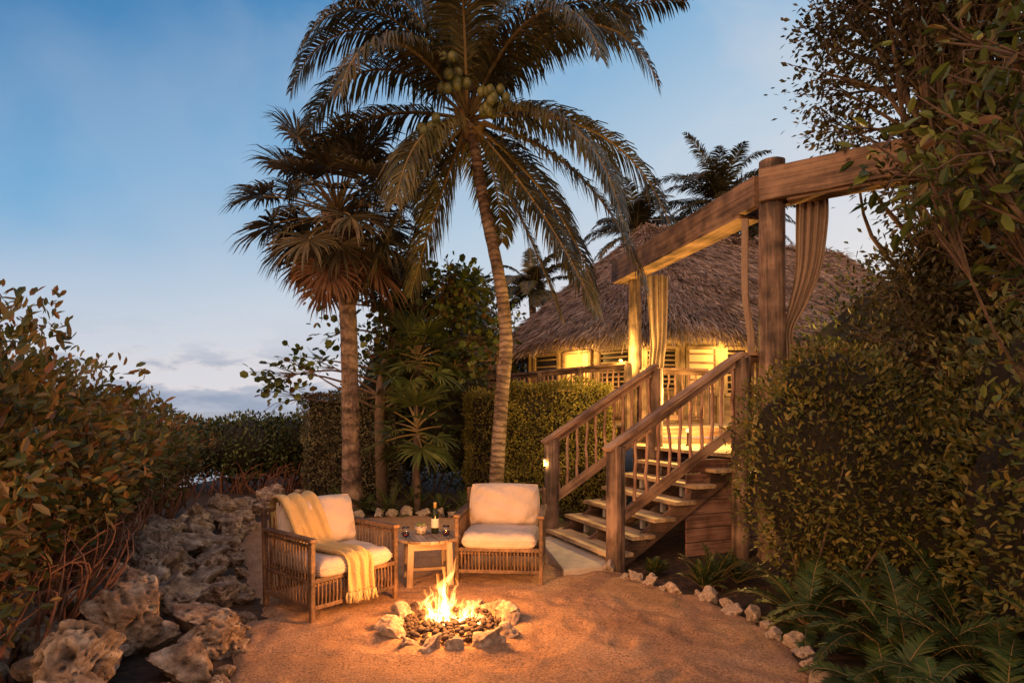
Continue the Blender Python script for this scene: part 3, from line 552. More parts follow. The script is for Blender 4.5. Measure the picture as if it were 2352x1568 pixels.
def curtain(name,label,rows,folds,amp,mat_):
    R_=np.array(rows,float);k=len(R_);nv=40;nu=90;mb=MB();V=[]
    T=smooth_pts(R_,nv)
    for i in range(nv):
        c=T[i,:3];hw=T[i,3];an=T[i,4];am=T[i,5]
        d=A(math.cos(an),math.sin(an),0);n_=A(-math.sin(an),math.cos(an),0)
        for j in range(nu):
            u_=j/(nu-1)*2-1;V.append(c+d*u_*hw+n_*(am*math.sin(u_*folds*math.pi+.6*math.sin(i*.15))+am*.4*math.sin(u_*folds*2.3*math.pi+i*.1))+A(0,0,-.02*abs(u_)))
    mb.add(V,[(i*nu+j,i*nu+j+1,(i+1)*nu+j+1,(i+1)*nu+j) for i in range(nv-1) for j in range(nu-1)])
    return solo(name,label,'curtain',mb,mat_,tuple(R_[-1,:3]),smooth=True,group='pergola curtains')
curtain('curtain','taupe curtain gathered back to the log post',[(3.47,7.05,4.2,.17,-.5,.04),(3.47,7.06,3.9,.17,-.5,.04),(3.44,7.08,3.4,.14,-.5,.035),(3.34,7.12,3.0,.1,-.4,.03),(3.24,7.16,2.7,.06,-.3,.03),(3.24,7.17,2.4,.08,-.3,.03),(3.26,7.17,1.6,.12,-.3,.03)],4,.03,F_curt)
curtain('curtain','taupe curtain hanging behind the log post',[(2.87,7.5,4.1,.08,1.2,.03),(2.87,7.5,3.2,.08,1.2,.03),(2.92,7.45,2.6,.06,1.2,.03),(2.9,7.45,1.6,.09,1.2,.03)],3,.03,F_curt)
curtain('curtain','sheer curtain glowing golden beside the far post',[(2.62,11.0,4.2,.2,.1,.05),(2.64,11.0,3.6,.18,.1,.045),(2.64,11.0,3.0,.15,.1,.04),(2.6,11.0,2.6,.14,.1,.035),(2.55,11.0,1.6,.15,.1,.04)],4,.03,F_curt)
# ------------------------------------------------------------------ hut
hut=thing('thatched_hut','thatched roof hut with lit windows and timber walls','hut',(5,17,0))
EP=np.array([(-.4,17),(-.2,15.2),(2.3,12.25),(5.2,12.3),(11.5,15),(15.3,19.5),(13,25),(5,24),(1,21)],float)
def dense(P,n):
    Q=np.vstack([P,P[:1]]);s_=np.concatenate([[0],np.cumsum(np.linalg.norm(np.diff(Q,axis=0),axis=1))]);t_=np.linspace(0,s_[-1],n,endpoint=False)
    R_=np.stack([np.interp(t_,s_,Q[:,0]),np.interp(t_,s_,Q[:,1])],1)
    for _ in range(int(n*.02)): R_=(np.roll(R_,1,0)+R_+np.roll(R_,-1,0))/3
    return R_
NE=600;EV=dense(EP,NE);r0=A(4.04,18);r1=A(11.2,21);tt=np.clip(((EV-r0)@(r1-r0))/((r1-r0)@(r1-r0)),0,1);RG=r0+tt[:,None]*(r1-r0)
def roofp(s_,h):
    i=(s_*NE).astype(int)%NE;E=EV[i];G_=RG[i];hh=h[:,None];xy=E*(1-hh)+G_*hh;hz=h**.93
    z=3.36+3.75*hz+.06*np.sin(s_*90+h*9)*(1-h)+.05*np.sin(s_*37)*h
    out=nz(np.concatenate([E-G_,np.zeros((len(i),1))],1));sl=nz(np.stack([(E-G_)[:,0],(E-G_)[:,1],np.full(len(i),-3.75)],1))
    return np.concatenate([xy,z[:,None]],1),out,sl
mb=MB();nh=14;s_=np.arange(0,1,1/200);V=[]
for k in range(nh+1): V.append(roofp(s_,np.full(200,k/nh))[0]-A(0,0,.06))
V.append(V[0]-A(0,0,.12));Vv=np.concatenate([V[-1]]+V[:-1]);n=200
mb.add(Vv,[(i*n+j,i*n+(j+1)%n,(i+1)*n+(j+1)%n,(i+1)*n+j) for i in range(nh+1) for j in range(n)],0)
N=75000;s_=rng.random(N);s_=np.where(s_>.62,rng.random(N)*.62,s_);h=rng.random(N)**1.15*1.02;h=np.floor(h*26)/26+rng.normal(0,.014,N);h=np.clip(h,0,1)
p,out,sl=roofp(s_,h);nm=nz(out+A(0,0,1.2));ax=nz(sl+rng.normal(0,.15,(N,3))+nm*.08)
BL=(np.array([(0,-.5,0),(0,.5,0),(1,.25,0),(1,-.25,0)],float)*A(1,.07,1),np.array([[0,1,2,3]]))
scatter(mb,BL,p+nm*rng.uniform(-.01,.07,(N,1)),ax,nz(nm+rng.normal(0,.4,(N,3))),rng.uniform(.16,.4,N),1)
N=9000;s_=rng.random(N)*.62;h=rng.uniform(-.01,.03,N);p,out,sl=roofp(s_,np.clip(h,0,1));ax=nz(sl+A(0,0,-.5)+rng.normal(0,.16,(N,3)))
scatter(mb,BL,p,ax,nz(out+rng.normal(0,.4,(N,3))),rng.uniform(.2,.5,N),1)
N=3500;f=rng.random(N)**1.3;c=r0+f[:,None]*(r1-r0);p=np.concatenate([c,np.full((N,1),7.12)],1)+rng.normal(0,.14,(N,3))*A(1.6,1.6,.4);dd=nz(rng.normal(0,1,(N,3))*A(1,1,.2)+A(0,0,-.6))
scatter(mb,BL,p,dd,nz(rng.normal(0,1,(N,3))+A(0,0,2)),rng.uniform(.25,.55,N),1)
part(hut,'roof',mb,[M_thbase,M_thatch])
WP=[(.15,17.3),(.5,15.3),(2.7,13.0),(5.2,13.3),(11,15.9),(13.5,19.6),(12,23.5),(5.3,22.8),(1.8,20.3)]
mb=MB()
for a_,b_ in zip(WP,WP[1:]+WP[:1]):
    for k in range(11): beam(mb,(*a_,1.58+k*.19),(*b_,1.58+k*.19),.05,.185)
part(hut,'wall',mb,W_wall,bevel=.004)
for a_ in WP:
    mb=MB();beam(mb,(*a_,1.45),(*a_,3.6),.18,.18,up=(0,1,0));part(hut,'wall_post',mb,W_wall,bevel=.01)
for sgi,fr_ in((1,.5),(2,.37),(2,.72)):
    a_,b_=A(*WP[sgi]),A(*WP[sgi+1]);c=a_+(b_-a_)*fr_;mb=MB();beam(mb,(*c,1.45),(*c,3.6),.16,.16,up=(0,1,0));part(hut,'wall_post',mb,W_wall,bevel=.01)
M_win=emis('lamp lit window pane',(1,.5,.15),.5);M_dkw=noisy('dark window opening',[(.3,(.01,.008,.006)),(.7,(.03,.02,.012))],rough=.3,bump=0)
def window(sg,f0,f1,z0,z1,m_,slats,name='window'):
    a_,b_=A(*WP[sg],0),A(*WP[sg+1],0);d=nz(b_-a_);nn=A(d[1],-d[0],0);P=a_+(b_-a_)*f0+nn*.035;Q=a_+(b_-a_)*f1+nn*.035
    mb=MB();beam(mb,P+A(0,0,(z0+z1)/2),Q+A(0,0,(z0+z1)/2),.015,z1-z0);wn=part(hut,name,mb,m_)
    mb=MB();P=P+nn*.03;Q=Q+nn*.03
    beam(mb,P+A(0,0,z0),Q+A(0,0,z0),.06,.07);beam(mb,P+A(0,0,z1),Q+A(0,0,z1),.06,.07)
    for E in(P,Q): beam(mb,E+A(0,0,z0),E+A(0,0,z1),.062,.072,up=tuple(d))
    part(wn,'frame',mb,W_wall)
    if slats:
        mb=MB()
        for k in range(slats):
            z=z0+(k+.7)*(z1-z0)/(slats+.4);beam(mb,P+A(0,0,z),Q+A(0,0,z),.02,.035)
        part(wn,'slats',mb,W_wall)
    return wn
window(0,.15,.45,2.2,3.1,M_dkw,6);window(0,.55,.9,2.2,3.1,M_dkw,6);window(1,.05,.3,2.2,3.1,M_dkw,5)
dr=window(1,.36,.6,1.52,3.1,M_win,0,'door');window(1,.68,.95,2.2,3.1,M_dkw,8)
window(2,.05,.33,2.15,3.1,M_dkw,9);window(2,.42,.68,2.1,3.1,M_win,5);window(2,.76,.96,2.1,3.1,M_dkw,6)
mb=MB()
for k in range(9): beam(mb,(-1.0,14.2,1.5+k*.21),(-.3,14.0,1.5+k*.21),.03,.17)
for x,y_ in((-1.0,14.2),(-.3,14.0)): beam(mb,(x,y_,0),(x,y_,3.5),.12,.12,up=(0,1,0))
solo('louvre_fence','slatted timber privacy screen beside the deck','fence',mb,W_skirt,(-.65,14.1,0))
# ------------------------------------------------------------------ vegetation
def lumpf(d,ph,fq):
    return (np.sin(d[:,0]*fq+ph[0])*np.sin(d[:,1]*fq*1.1+ph[1])+np.sin(d[:,2]*fq*.9+ph[2])*np.sin(d[:,0]*fq*1.3+ph[3])+.6*np.sin(d[:,1]*fq*2.3+ph[4])*np.sin(d[:,2]*fq*2.1+ph[5]))/1.6
def shellpts(n,c,r,lump=.2,depth=.35):
    ph=rng.uniform(0,6.28,6);d=nz(rng.standard_normal((n,3)));f=1+lump*lumpf(d,ph,4.5)+lump*.5*lumpf(d,ph[::-1],10)
    k=f*(1-depth*rng.random(n)**1.6)+rng.normal(0,.02,n);return A(*c)+d*np.array(r)*k[:,None],d,ph
def shrub(name,label,cat,blobs,n,leaf,size,mat_,roots=0,group=None,lump=.2,core=.72,branchmat=None,xmax=None):
    c0=blobs[0][0];th=thing(name,label,cat,(c0[0],c0[1],0),group=group);mb=MB();vol=sum(b[1][0]*b[1][2] for b in blobs)
    for c,r in blobs:
        k=int(n*r[0]*r[2]/vol);p,d,ph=shellpts(k,c,r,lump);ok=p[:,2]>.05;p=p[ok];d=d[ok];k=len(p)
        ax=nz(d*.7+rng.normal(0,.55,(k,3))+A(0,0,.35));scatter(mb,leaf,p,ax,nz(d+A(0,0,.8)+rng.normal(0,.6,(k,3))),rng.uniform(.6,1.15,k)*size,0)
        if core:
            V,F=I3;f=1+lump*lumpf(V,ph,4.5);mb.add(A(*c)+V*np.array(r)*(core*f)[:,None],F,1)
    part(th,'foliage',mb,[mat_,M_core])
    mb=MB()
    for c,r in blobs:
        for _ in range(max(8,roots//len(blobs))):
            b0=A(c[0]+rng.normal(0,r[0]*.25),c[1]+rng.normal(0,r[1]*.25),0);d=nz(rng.standard_normal(3));d[2]=abs(d[2])*.6-.15;e=A(*c)+d*np.array(r)*rng.uniform(.6,.98)
            m_=(b0+e)/2+rng.normal(0,.12,3);m_[2]=max(m_[2],.1);tube(mb,smooth_pts([b0,m_,e],9),[.018*rng.uniform(.7,1.4),.005],5,0,False)
    part(th,'branches',mb,branchmat or M_bark,smooth=True);return th,mb
def roots(cx,cy,rx,ry,n,h,lim=True):
    mb=MB()
    for _ in range(n):
        b0=A(cx+rng.normal(0,rx),cy+rng.normal(0,ry),0);e=b0+A(rng.normal(.15,.35),rng.normal(0,.45),rng.uniform(.3,h));m_=(b0+e)/2+A(rng.normal(0,.12),rng.normal(0,.15),.1+rng.uniform(0,.2))
        if lim:
            for q in(b0,e,m_):
                lx_=np.interp(q[1],pth[:,0],pth[:,1])-.75
                if q[0]>lx_: q[0]=lx_-(q[0]-lx_)*.6
                if q[2]>.5: q[0]+=.25
        tube(mb,smooth_pts([b0,m_,e],9),[.012,.008,.003],5,0,False)
    return mb
GM='mangrove shrubs along the shore'
for k,(bl_,n,lab,sz) in enumerate([([((-3.95,4.3,1.42),(1.0,1.1,.98)),((-3.45,3.4,1.4),(.75,.7,.9))],13000,'glossy leaved mangrove shrub behind the coral rocks',.1),
   ([((-4.95,6.3,1.22),(1.2,1.3,.88)),((-4.4,5.4,1.1),(.75,.7,.66))],12000,'glossy leaved mangrove shrub with tangled red stems',.1),
   ([((-5.85,8.8,1.07),(1.25,1.4,.84)),((-5.3,7.8,.98),(.75,.8,.62))],11000,'dense mangrove shrub by the rock wall',.095)]):
    th,_=shrub('mangrove_shrub',lab,'shrub',bl_,n,LEAF6,sz,L_man,roots=70,group=GM,lump=.26,core=.56,branchmat=M_root)
    c=bl_[0][0];part(th,'roots',roots(c[0]+.4,c[1]-.1,.4,.7,80,.95),M_root,smooth=True)
for x,y_,rx,h in [(-9.5,13.5,1.6,1.62),(-7.6,13.6,1.5,1.66),(-6.1,13.8,1.3,1.68),(-5.0,14.3,1.0,1.7),(-11.5,11,1.7,1.8),(-8.4,11,1.3,1.5),(-3.6,15.5,1.3,2.0)]:
    th,_=shrub('mangrove_shrub','dark dense mangrove shrub forming a shoreline thicket','shrub',[((x,y_,h*.55),(rx,1.2,h*.44))],5200,LEAF4,.11,L_dark,roots=20,group=GM,lump=.1,core=.8,branchmat=M_root)
    part(th,'roots',roots(x,y_-.9,rx*.6,.2,40,.7,False),M_root,smooth=True)
def hedge(name,label,x0,x1,y0,y1,h,n,size,mat_,slant=0):
    th=thing(name,label,'hedge',((x0+x1)/2,(y0+y1)/2,0),group='clipped hedges');mb=MB();a1=(x1-x0)*h;a2=(y1-y0)*h;a3=(x1-x0)*(y1-y0);tot=a1+2*a2+a3;ph=rng.uniform(0,6,6)
    for kind,ar in(('f',a1),('l',a2),('r',a2),('t',a3)):
        k=int(n*ar/tot);a=rng.random(k);b_=rng.random(k);j=np.abs(rng.normal(0,.05,k))
        if kind=='f':p=np.stack([x0+a*(x1-x0),y0+j,b_*h],1);d=A(0,-1,0)
        if kind=='l':p=np.stack([x0+j,y0+a*(y1-y0),b_*h],1);d=A(-1,0,0)
        if kind=='r':p=np.stack([x1-j,y0+a*(y1-y0),b_*h],1);d=A(1,0,0)
        if kind=='t':p=np.stack([x0+a*(x1-x0),y0+b_*(y1-y0),h-j],1);d=A(0,0,1)
        p=p+d*(.09*lumpf(p*1.1,ph,3.5)+.045*lumpf(p,ph,11))[:,None]
        ax=nz(d*.6+rng.normal(0,.6,(k,3))+A(0,0,.3));scatter(mb,LEAF4,p,ax,nz(d+rng.normal(0,.6,(k,3))),rng.uniform(.7,1.2,k)*size,0)
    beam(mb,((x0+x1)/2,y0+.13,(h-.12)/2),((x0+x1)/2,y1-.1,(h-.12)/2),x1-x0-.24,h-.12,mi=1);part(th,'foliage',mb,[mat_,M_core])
    mb=MB()
    for _ in range(12):
        x=rng.uniform(x0+.15,x1-.15);tube(mb,[(x,y0+.2,0),(x+rng.normal(0,.05),y0+.15,.4),(x+rng.normal(0,.1),y0+.1,.9)],[.025,.01],5,0,False)
    part(th,'branches',mb,M_bark)
hedge('hedge','clipped green hedge behind the coconut palm and stairs',-.2,1.75,10.5,11.7,2.2,22000,.06,L_hedge)
hedge('hedge','clipped hedge block beside the slatted fence',-.85,-.25,11.2,12.4,2.1,7000,.06,L_hedge)
hedge('hedge','pale grey green hedge beside the mangroves',-4.15,-2.3,12.0,13.2,2.05,14000,.06,leafm('grey green leaf',[(.09,.09,.05),(.14,.13,.07),(.18,.15,.08)],trans=0))
shrub('shrub','dense leafy shrub growing against the stairs','shrub',[((3.05,5.65,1.2),(.93,.85,1.1)),((3.5,5.2,.9),(.9,.7,.8)),((2.9,5.5,1.9),(.5,.5,.45))],21000,LEAF6,.062,L_shr,roots=30,lump=.16,core=.78)
shrub('shrub','dark leafy shrub beside the ferns','shrub',[((3.7,3.9,1.0),(.85,.8,1.0)),((4.3,4.6,1.4),(1,1,1.3))],15000,LEAF6,.07,L_shr,roots=30,lump=.2,core=.75)
shrub('shrub','tall dark shrub behind the deck railing','shrub',[((5.6,8.8,2.0),(1.5,1.2,2.0)),((7.5,8.5,2.2),(1.5,1.2,2.2))],8000,LEAF4,.1,L_dark,roots=20)
shrub('shrub','shadowy undergrowth behind the palms','shrub',[((-1.6,13.2,1.7),(1.5,.9,1.7)),((-2.6,13.8,1.9),(1.2,.8,1.7)),((-.6,15.5,2.2),(1,.8,2.2))],14000,LEAF4,.11,L_dark,roots=20,lump=.25)
def clumptree(name,label,trunk,r0_,clumps,nl,leaf,size,mat_,cr=.3,barkm=None,flat=.7):
    T=smooth_pts(trunk,14);th=thing(name,label,'tree',tuple(trunk[0]));mb=MB();tube(mb,T,[r0_,r0_*.8,r0_*.45],10,0,False,.04)
    lf=MB()
    for c in clumps:
        c=np.array(c,float);below=[i for i in range(4,14) if T[i][2]<c[2]+.1] or [5];i=below[rng.integers(max(0,len(below)-5),len(below))];b0=T[i]
        mid=(b0+c)/2+rng.normal(0,.13,3)*np.linalg.norm(c-b0)*.5;Q=smooth_pts([b0,mid,c],9);tube(mb,Q,[r0_*.28,.006],5,0,False)
        for _ in range(5):
            e=c+rng.normal(0,cr*.6,3);tube(mb,[Q[6],(Q[7]+e)/2,e],[.009,.003],4,0,False)
        k=int(nl*rng.uniform(.5,1.4));d=rng.normal(0,1,(k,3));p=c+d*A(cr,cr,cr*flat)*.55;ax=nz(d+rng.normal(0,.6,(k,3))+A(0,0,-.1));scatter(lf,leaf,p,ax,nz(A(0,0,1)+rng.normal(0,.6,(k,3))),rng.uniform(.6,1.2,k)*size,0)
    part(th,'trunk',mb,barkm or M_bark,smooth=True);part(th,'crown',lf,mat_);return th
def inell(n,els):
    out=[];wts=np.array([e[1][0]*e[1][1]*e[1][2] for e in els]);wts=wts/wts.sum()
    while len(out)<n:
        c,r=els[rng.choice(len(els),p=wts)];d=nz(rng.standard_normal(3));out.append(A(*c)+d*np.array(r)*rng.uniform(.35,1)**.6)
    return out
clumptree('tree','large fine leaved tree overhanging the pergola',[(5.0,6.9,0),(4.9,6.8,1.5),(4.8,6.7,3),(4.7,6.6,4.4),(4.6,6.6,5.6)],.14,inell(430,[((4.35,6.5,5.1),(1.15,1.1,1.0)),((4.45,6.5,6.2),(1.15,1.2,.8)),((5.2,6.3,4.2),(1.2,1.2,1.0)),((5.2,6.3,3.2),(1.2,1.2,1.0)),((4.5,6.7,2.8),(.75,.8,.9)),((5.6,6,5.6),(1.3,1.2,1.5)),((5.5,6.2,2.2),(1.3,1.,1.0))]),150,LEAF4,.085,L_tree,cr=.3)
clumptree('tree','broad leaved sea grape branch tree beside the ferns',[(3.3,3.2,0),(3.3,3.2,1.2),(3.15,3.1,2.2),(2.9,3.0,3.2),(2.7,2.9,3.8)],.03,inell(95,[((2.45,2.9,3.0),(.6,.5,.4)),((2.6,2.9,3.7),(.5,.5,.4)),((2.85,3.0,2.3),(.4,.4,.5)),((3.1,3.0,1.6),(.4,.4,.5))]),24,LEAF6,.1,L_grape,cr=.2)
cl=[(-4.75,11.9,2.35),(-4.55,11.9,2.1),(-4.3,11.9,2.75),(-4.0,12,2.8),(-4.7,12,2.5),(-3.75,12,2.7),(-3.6,12,3.9),(-4.2,11.8,2.05),(-3.45,12,3.3)]+[tuple(x) for x in inell(95,[((-1.55,12,4.0),(1.0,.8,.9)),((-2.3,12.2,3.6),(.7,.6,.9)),((-.8,12.2,3.4),(.6,.6,.9)),((-1.8,12,2.7),(1,.6,.6))])]
clumptree('sea_grape_tree','spreading sea grape tree with long bare limbs',[(-2.55,12,0),(-2.6,12,1.5),(-2.55,12,2.4),(-2.3,12,3.1),(-1.9,12,3.8)],.12,cl,34,LEAFR,.15,L_grape,cr=.32)
clumptree('tree','dense dark tree standing by the slatted fence',[(-.9,16.5,0),(-.9,16.5,2),(-.8,16.5,3.5),(-.8,16.5,4.5)],.14,inell(70,[((-.9,16.5,4.0),(1.1,1,1.3)),((-1.9,16.5,4.4),(1.1,1,1.3)),((-1.4,16.5,3),(1.6,1,1.2))]),60,LEAF4,.17,L_dark,cr=.45)
# palms
def frond(mb,base,d,L,g,n,ll,hang=.5,wid=.035,K=12,rr=.02,start=.12,mi=0,rm=1,fold=.15):
    base=A(*base);dd=nz(A(*d));pts=[base];p=base
    for k in range(K):
        dd=nz(dd+A(0,0,-g/K*(1.5*k/K+.3)));p=p+dd*L/K;pts.append(p)
    P=np.array(pts);tube(mb,P,[rr,rr*.6,rr*.2],5,rm,False)
    t=np.linspace(start,.995,n)+rng.normal(0,.004,n);t=np.clip(t,0,1);x=np.linspace(0,1,K+1);pos=np.stack([np.interp(t,x,P[:,i]) for i in range(3)],1)
    Tn=nz(np.gradient(P,axis=0));Tt=nz(np.stack([np.interp(t,x,Tn[:,i]) for i in range(3)],1));S_=nz(np.cross(Tt,A(0,0,1)+1e-3*rng.standard_normal(3)));Nn=np.cross(S_,Tt)
    pr=np.clip(np.sin(np.pi*(t*.82+.14)),0.05,1)**.7
    for sd_ in(-1,1):
        D=nz(sd_*S_+Tt*(.45+.5*t[:,None])+Nn*fold+rng.normal(0,.1,(n,3)));ln=(ll*pr*rng.uniform(.8,1.12,n))[:,None];q=pos.copy();Wd=nz(Tt-(Tt*D).sum(1,keepdims=True)*D);V=[]
        for j,wf in enumerate((.5,1,.8,.06)):
            V+= [q+Wd*wid*wf*.5,q-Wd*wid*wf*.5];q=q+D*ln/3;D=nz(D+A(0,0,-hang*.5)+rng.normal(0,.04,(n,3)))
        V=np.stack(V,1);F=(np.array([[0,1,3,2],[2,3,5,4],[4,5,7,6]])[None]+(np.arange(n)*8)[:,None,None]).reshape(-1,4);mb.add(V,F,mi)
def dirv(az,el):
    az,el=math.radians(az),math.radians(el);return (math.cos(el)*math.cos(az),math.cos(el)*math.sin(az),math.sin(el))
def nuts(mb,c,n,r,stem):
    tube(mb,[A(*stem),(A(*stem)+A(*c))/2+A(0,0,.08),A(*c)-A(0,0,.1)],[.03,.02],6,1,False)
    for _ in range(n):
        V,F=I2;o_=rng.normal(0,1,3)*A(.1,.08,.14);mb.add(A(*c)+o_+V*r*A(.85,.85,1.1),F)
M_nut=noisy('green coconut husk',[(.3,(.08,.09,.02)),(.7,(.16,.15,.04))],scale=6,rough=.45,bump=.1)
CX=(-.74,10.2,6.6)
pt=thing('coconut_palm','tall leaning coconut palm with hanging fronds and green coconuts','palm tree',(-.28,10.2,0))
mb=MB();T=smooth_pts([(-.28,10.2,0),(-.26,10.2,.6),(-.17,10.2,2.0),(-.1,10.2,2.9),(-.2,10.2,3.9),(-.45,10.2,5.1),(-.6,10.2,6.0),(-.72,10.2,6.55)],60)
rr_=np.interp(np.linspace(0,1,60),[0,.08,.5,.9,1],[.17,.125,.105,.085,.12])*(1+.05*(np.arange(60)%2));tube(mb,T,rr_,14,0,False,.02);part(pt,'trunk',mb,M_coco,smooth=True)
mb=MB()
FR=[(-5,10,4.3,2.1),(-12,56,4.1,3.0),(5,48,4.3,1.0),(-25,-22,4.4,1.5),(-40,-48,4.2,.5),(182,62,4.0,3.2),(188,12,3.5,1.9),(205,-52,3.3,.7),(172,50,3.7,2.9),(25,30,3.7,2.4),(100,72,3.9,1.5),(60,74,4,1.2),(150,74,4,1.6),(-95,70,2.9,2.2),(-130,40,3.2,2.8),(-45,48,3.7,2.8),(215,60,3.6,3.0),(-75,82,3.9,1.2),(120,20,3,2.0),(80,10,3,2.2),(40,-15,3.4,1.8),(-35,0,3.9,2.2),(-12,-60,3.6,.5),(240,-20,2.6,1.8),(-150,80,3.8,1.4),(10,76,4,1.3),(178,-22,3.2,1.5),(160,-66,3.0,.4),(0,66,3.9,2.5),(195,70,3.8,2.3),(8,-35,3.6,1.2),(170,82,4,1.6),(20,62,4,1.8)]
for az,el,L,g in FR: frond(mb,A(*CX)+A(*dirv(az,el))*.1,dirv(az+rng.uniform(-5,5),el),L,g,125,.82,1.25,.036,14,.035,.12,0,1)
for _ in range(12):
    d=dirv(rng.uniform(0,360),rng.uniform(-50,70));tube(mb,[A(*CX)+A(0,0,-.3),A(*CX)+A(*d)*.35,A(*CX)+A(*d)*.7+A(0,0,-.1)],[.06,.035,.01],6,1,False)
part(pt,'crown',mb,[L_coco,M_rach])
for c in((-.33,9.5,6.5),(-1.2,9.45,6.05),(-.95,9.5,7.0)): mb=MB();nuts(mb,c,16,.085,CX);part(pt,'coconut_cluster',mb,[M_nut,M_rach],smooth=True)
def bgpalm(x,y_,z,L,label,nf=22):
    th=thing('coconut_palm',label,'palm tree',(x,y_,0),group='distant coconut palms');mb=MB();tube(mb,smooth_pts([(x+.4,y_,0),(x+.2,y_,z*.5),(x,y_,z)],14),[.2,.13,.1],8,0,False);part(th,'trunk',mb,M_coco,smooth=True);mb=MB()
    for k in range(nf): frond(mb,(x,y_,z),dirv(k*137.5,rng.uniform(-20,75)),L*rng.uniform(.85,1.15),rng.uniform(.9,1.7),60,.24*L,.7,.05,9,.025)
    part(th,'crown',mb,[L_coco,M_rach])
bgpalm(8.2,24,9.9,2.7,'coconut palm rising behind the thatched roof',30);bgpalm(4.9,24,8.7,2.3,'smaller coconut palm behind the roof edge',26);bgpalm(.6,19,5.5,1.6,'short palm between the trees and the hut',24);bgpalm(9.8,26,9.2,2.4,'coconut palm crown peeking over the ridge')
def fan(mb,base,d,R_,n=30,spread=2.1,droop=.5,mi=0,wk=.5):
    base=A(*base);d=nz(A(*d));s_=nz(np.cross(d,A(0,0,1)+.01));nm=np.cross(s_,d);a=np.linspace(-spread,spread,n)+rng.normal(0,.03,n);D=nz(np.cos(a)[:,None]*d+np.sin(a)[:,None]*s_+nm*.12*np.abs(a)[:,None]+rng.normal(0,.04,(n,3)))
    ln=(R_*(.68+.32*np.cos(a/1.4))*rng.uniform(.85,1.08,n))[:,None];q=np.repeat(base[None],n,0);V=[];sp_=2*spread/n;W_=nz(np.cross(nm,D)+rng.normal(0,.15,(n,3)))
    for j,(wf) in enumerate((.02,.33,.58,.3,.03)):
        wd=sp_*R_*wf*wk;V+=[q+W_*wd,q-W_*wd];q=q+D*ln/4;D=nz(D+A(0,0,-droop*(.04,.2,.6,1.,1.2)[j])+rng.normal(0,.03,(n,3)))
    V=np.stack(V,1);F=(np.array([[0,1,3,2],[2,3,5,4],[4,5,7,6],[6,7,9,8]])[None]+(np.arange(n)*10)[:,None,None]).reshape(-1,4);mb.add(V,F,mi)
def fanpalm(name,label,base,trunk,tr,nl,pet,R_,els,mat_,barkm,droop=.8,boots=0,dead=0,cs=1.,wk=.5,nseg=32,pv=(.7,1.2)):
    th=thing(name,label,'palm tree',base);T=smooth_pts(trunk,30);mb=MB();tube(mb,T,tr,14,0,False,.02);c=T[-1]
    for k in range(boots):
        f=rng.uniform(.6,1);i=int(f*29);a=k*2.4;d=A(math.cos(a),math.sin(a),0);p0=T[i]+d*tr[-2]*.8;tube(mb,[p0-A(0,0,.12),p0+d*.05+A(0,0,.08),p0+d*.15+A(0,0,.32)],[.05,.04,.018],5,0,True)
    part(th,'trunk',mb,barkm,smooth=False);mb=MB()
    for k in range(nl):
        az=k*137.5+rng.uniform(-15,15);el=els[0]+(els[1]-els[0])*((k+.5)/nl);d=A(*dirv(az,el));pl_=pet*rng.uniform(*pv);p=c+A(0,0,(el/90)*.25);P=[p]
        dd=d.copy()
        for _ in range(6): dd=nz(dd+A(0,0,-.09*droop));P.append(P[-1]+dd*pl_/6)
        tube(mb,P,[.018*cs,.01*cs],5,1,False);fan(mb,P[-1],nz(dd+A(0,0,-.15*droop)),R_*rng.uniform(.8,1.1),nseg,2.0,droop,2 if k<dead else 0,wk)
    part(th,'crown',mb,[mat_,M_rach,L_dead]);return th
fanpalm('cabbage_palm','cabbage palm with shaggy fan leaves and cross hatched trunk',(-2.75,10.5,0),[(-2.75,10.5,0),(-2.78,10.5,1.5),(-2.82,10.5,3.2),(-2.9,10.5,4.4),(-3.0,10.5,5.0)],[.2,.15,.14,.15,.2,.2],62,1.1,.85,(-42,82),L_sab,M_sabal,1.0,boots=70,dead=6,cs=1.3,wk=.55,nseg=40,pv=(.55,1.2))
fanpalm('fan_palm','small fan palm with drooping green leaves',(-1.75,11,0),[(-1.75,11,0),(-1.72,11,1.4),(-1.7,11,2.6)],[.07,.06,.06],24,.45,.55,(-35,80),L_fan,M_bark,.6,wk=.62)
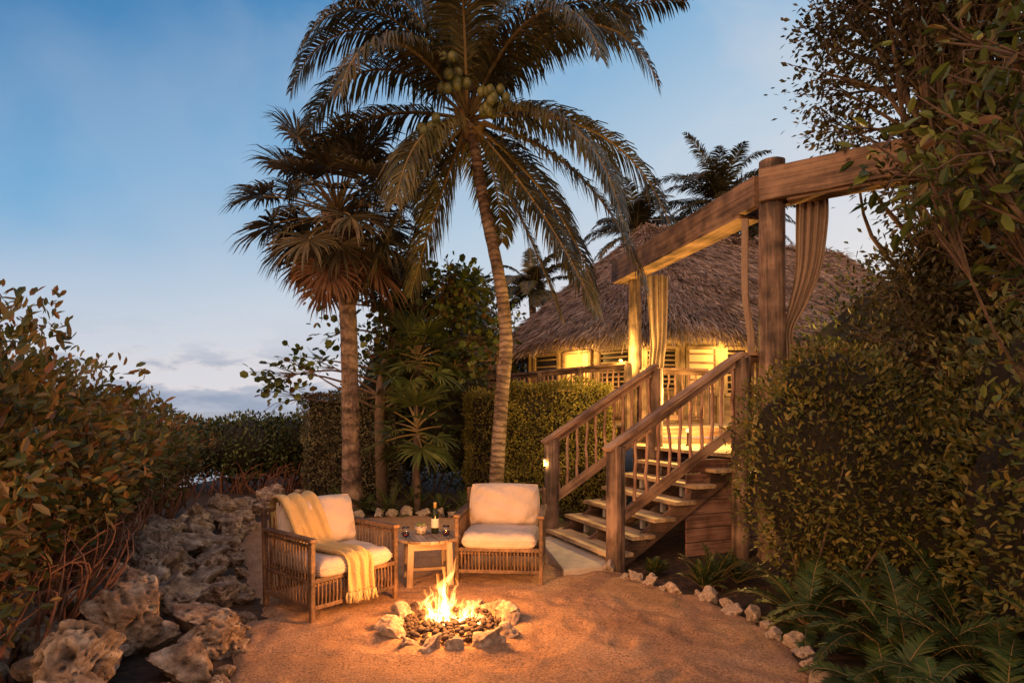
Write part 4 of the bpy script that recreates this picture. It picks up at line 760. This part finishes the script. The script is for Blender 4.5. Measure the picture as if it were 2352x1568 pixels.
fanpalm('fan_palm','low thatch palm with broad drooping fans',(-1.6,10.3,0),[(-1.6,10.3,0),(-1.6,10.3,.8),(-1.6,10.3,1.35)],[.06,.05,.05],18,.5,.55,(-25,70),L_fan,M_bark,.6,wk=.62)
def fern(label,x,y_,L,n,nl,ll,wid,els=(5,70),g=1.2,name='fern'):
    mb=MB()
    for k in range(n): frond(mb,(x,y_,.02),dirv(k*137.5+rng.uniform(-15,15),rng.uniform(*els)),L*rng.uniform(.75,1.15),g*rng.uniform(.8,1.3),nl,ll,.25,wid,9,.006,.15,0,1,fold=.25)
    solo(name,label,'fern',mb,[L_fern,M_rach],(x,y_,0),group='ferns and cycads in the beds')
for x,y_,L in [(2.35,4.85,.75),(2.75,4.45,.85),(2.55,3.9,.8),(2.2,3.55,.6),(2.9,3.6,.95),(3.2,4.2,1.0),(2.5,3.1,.7),(3.2,3.1,.9),(2.15,3.05,.5)]: fern('dark feathery fern spilling over the stone edging',x,y_,L,18,44,.12,.017)
for x,y_,L in [(2.0,6.0,.42),(1.85,5.9,.3),(2.25,6.1,.4),(1.5,6.4,.2)]: fern('small spiky cycad in the mulch bed',x,y_,L,22,24,.07,.01,(25,80),.7,'cycad')
for x in np.arange(-3.3,-.2,.42): fern('low feathery cycad behind the pale stones',x,10.25+rng.uniform(-.1,.25),rng.uniform(.4,.6),15,22,.1,.016,(15,75),1.)
for x in (0.1,.6): fern('low feathery cycad by the hedge',x,9.9,.5,15,22,.1,.016,(15,75),1.)
mb=MB();N=9000;p=np.stack([rng.uniform(1.0,4.5,N),rng.uniform(2.5,7.6,N),rng.uniform(.003,.02,N)],1);ok=sdist(p[:,:2])>.1;p=p[ok];k=len(p)
scatter(mb,BL,p,nz(rng.normal(0,1,(k,3))*A(1,1,.25)),nz(rng.normal(0,.5,(k,3))+A(0,0,1)),rng.uniform(.03,.09,k)*1.0,0)
solo('mulch','scattered bark chips and leaf litter in the bed','mulch',mb,leafm('mulch chip',[(.05,.027,.016),(.11,.06,.035),(.17,.095,.06)],rough=.9,trans=0),(2,5,0),kind='stuff')
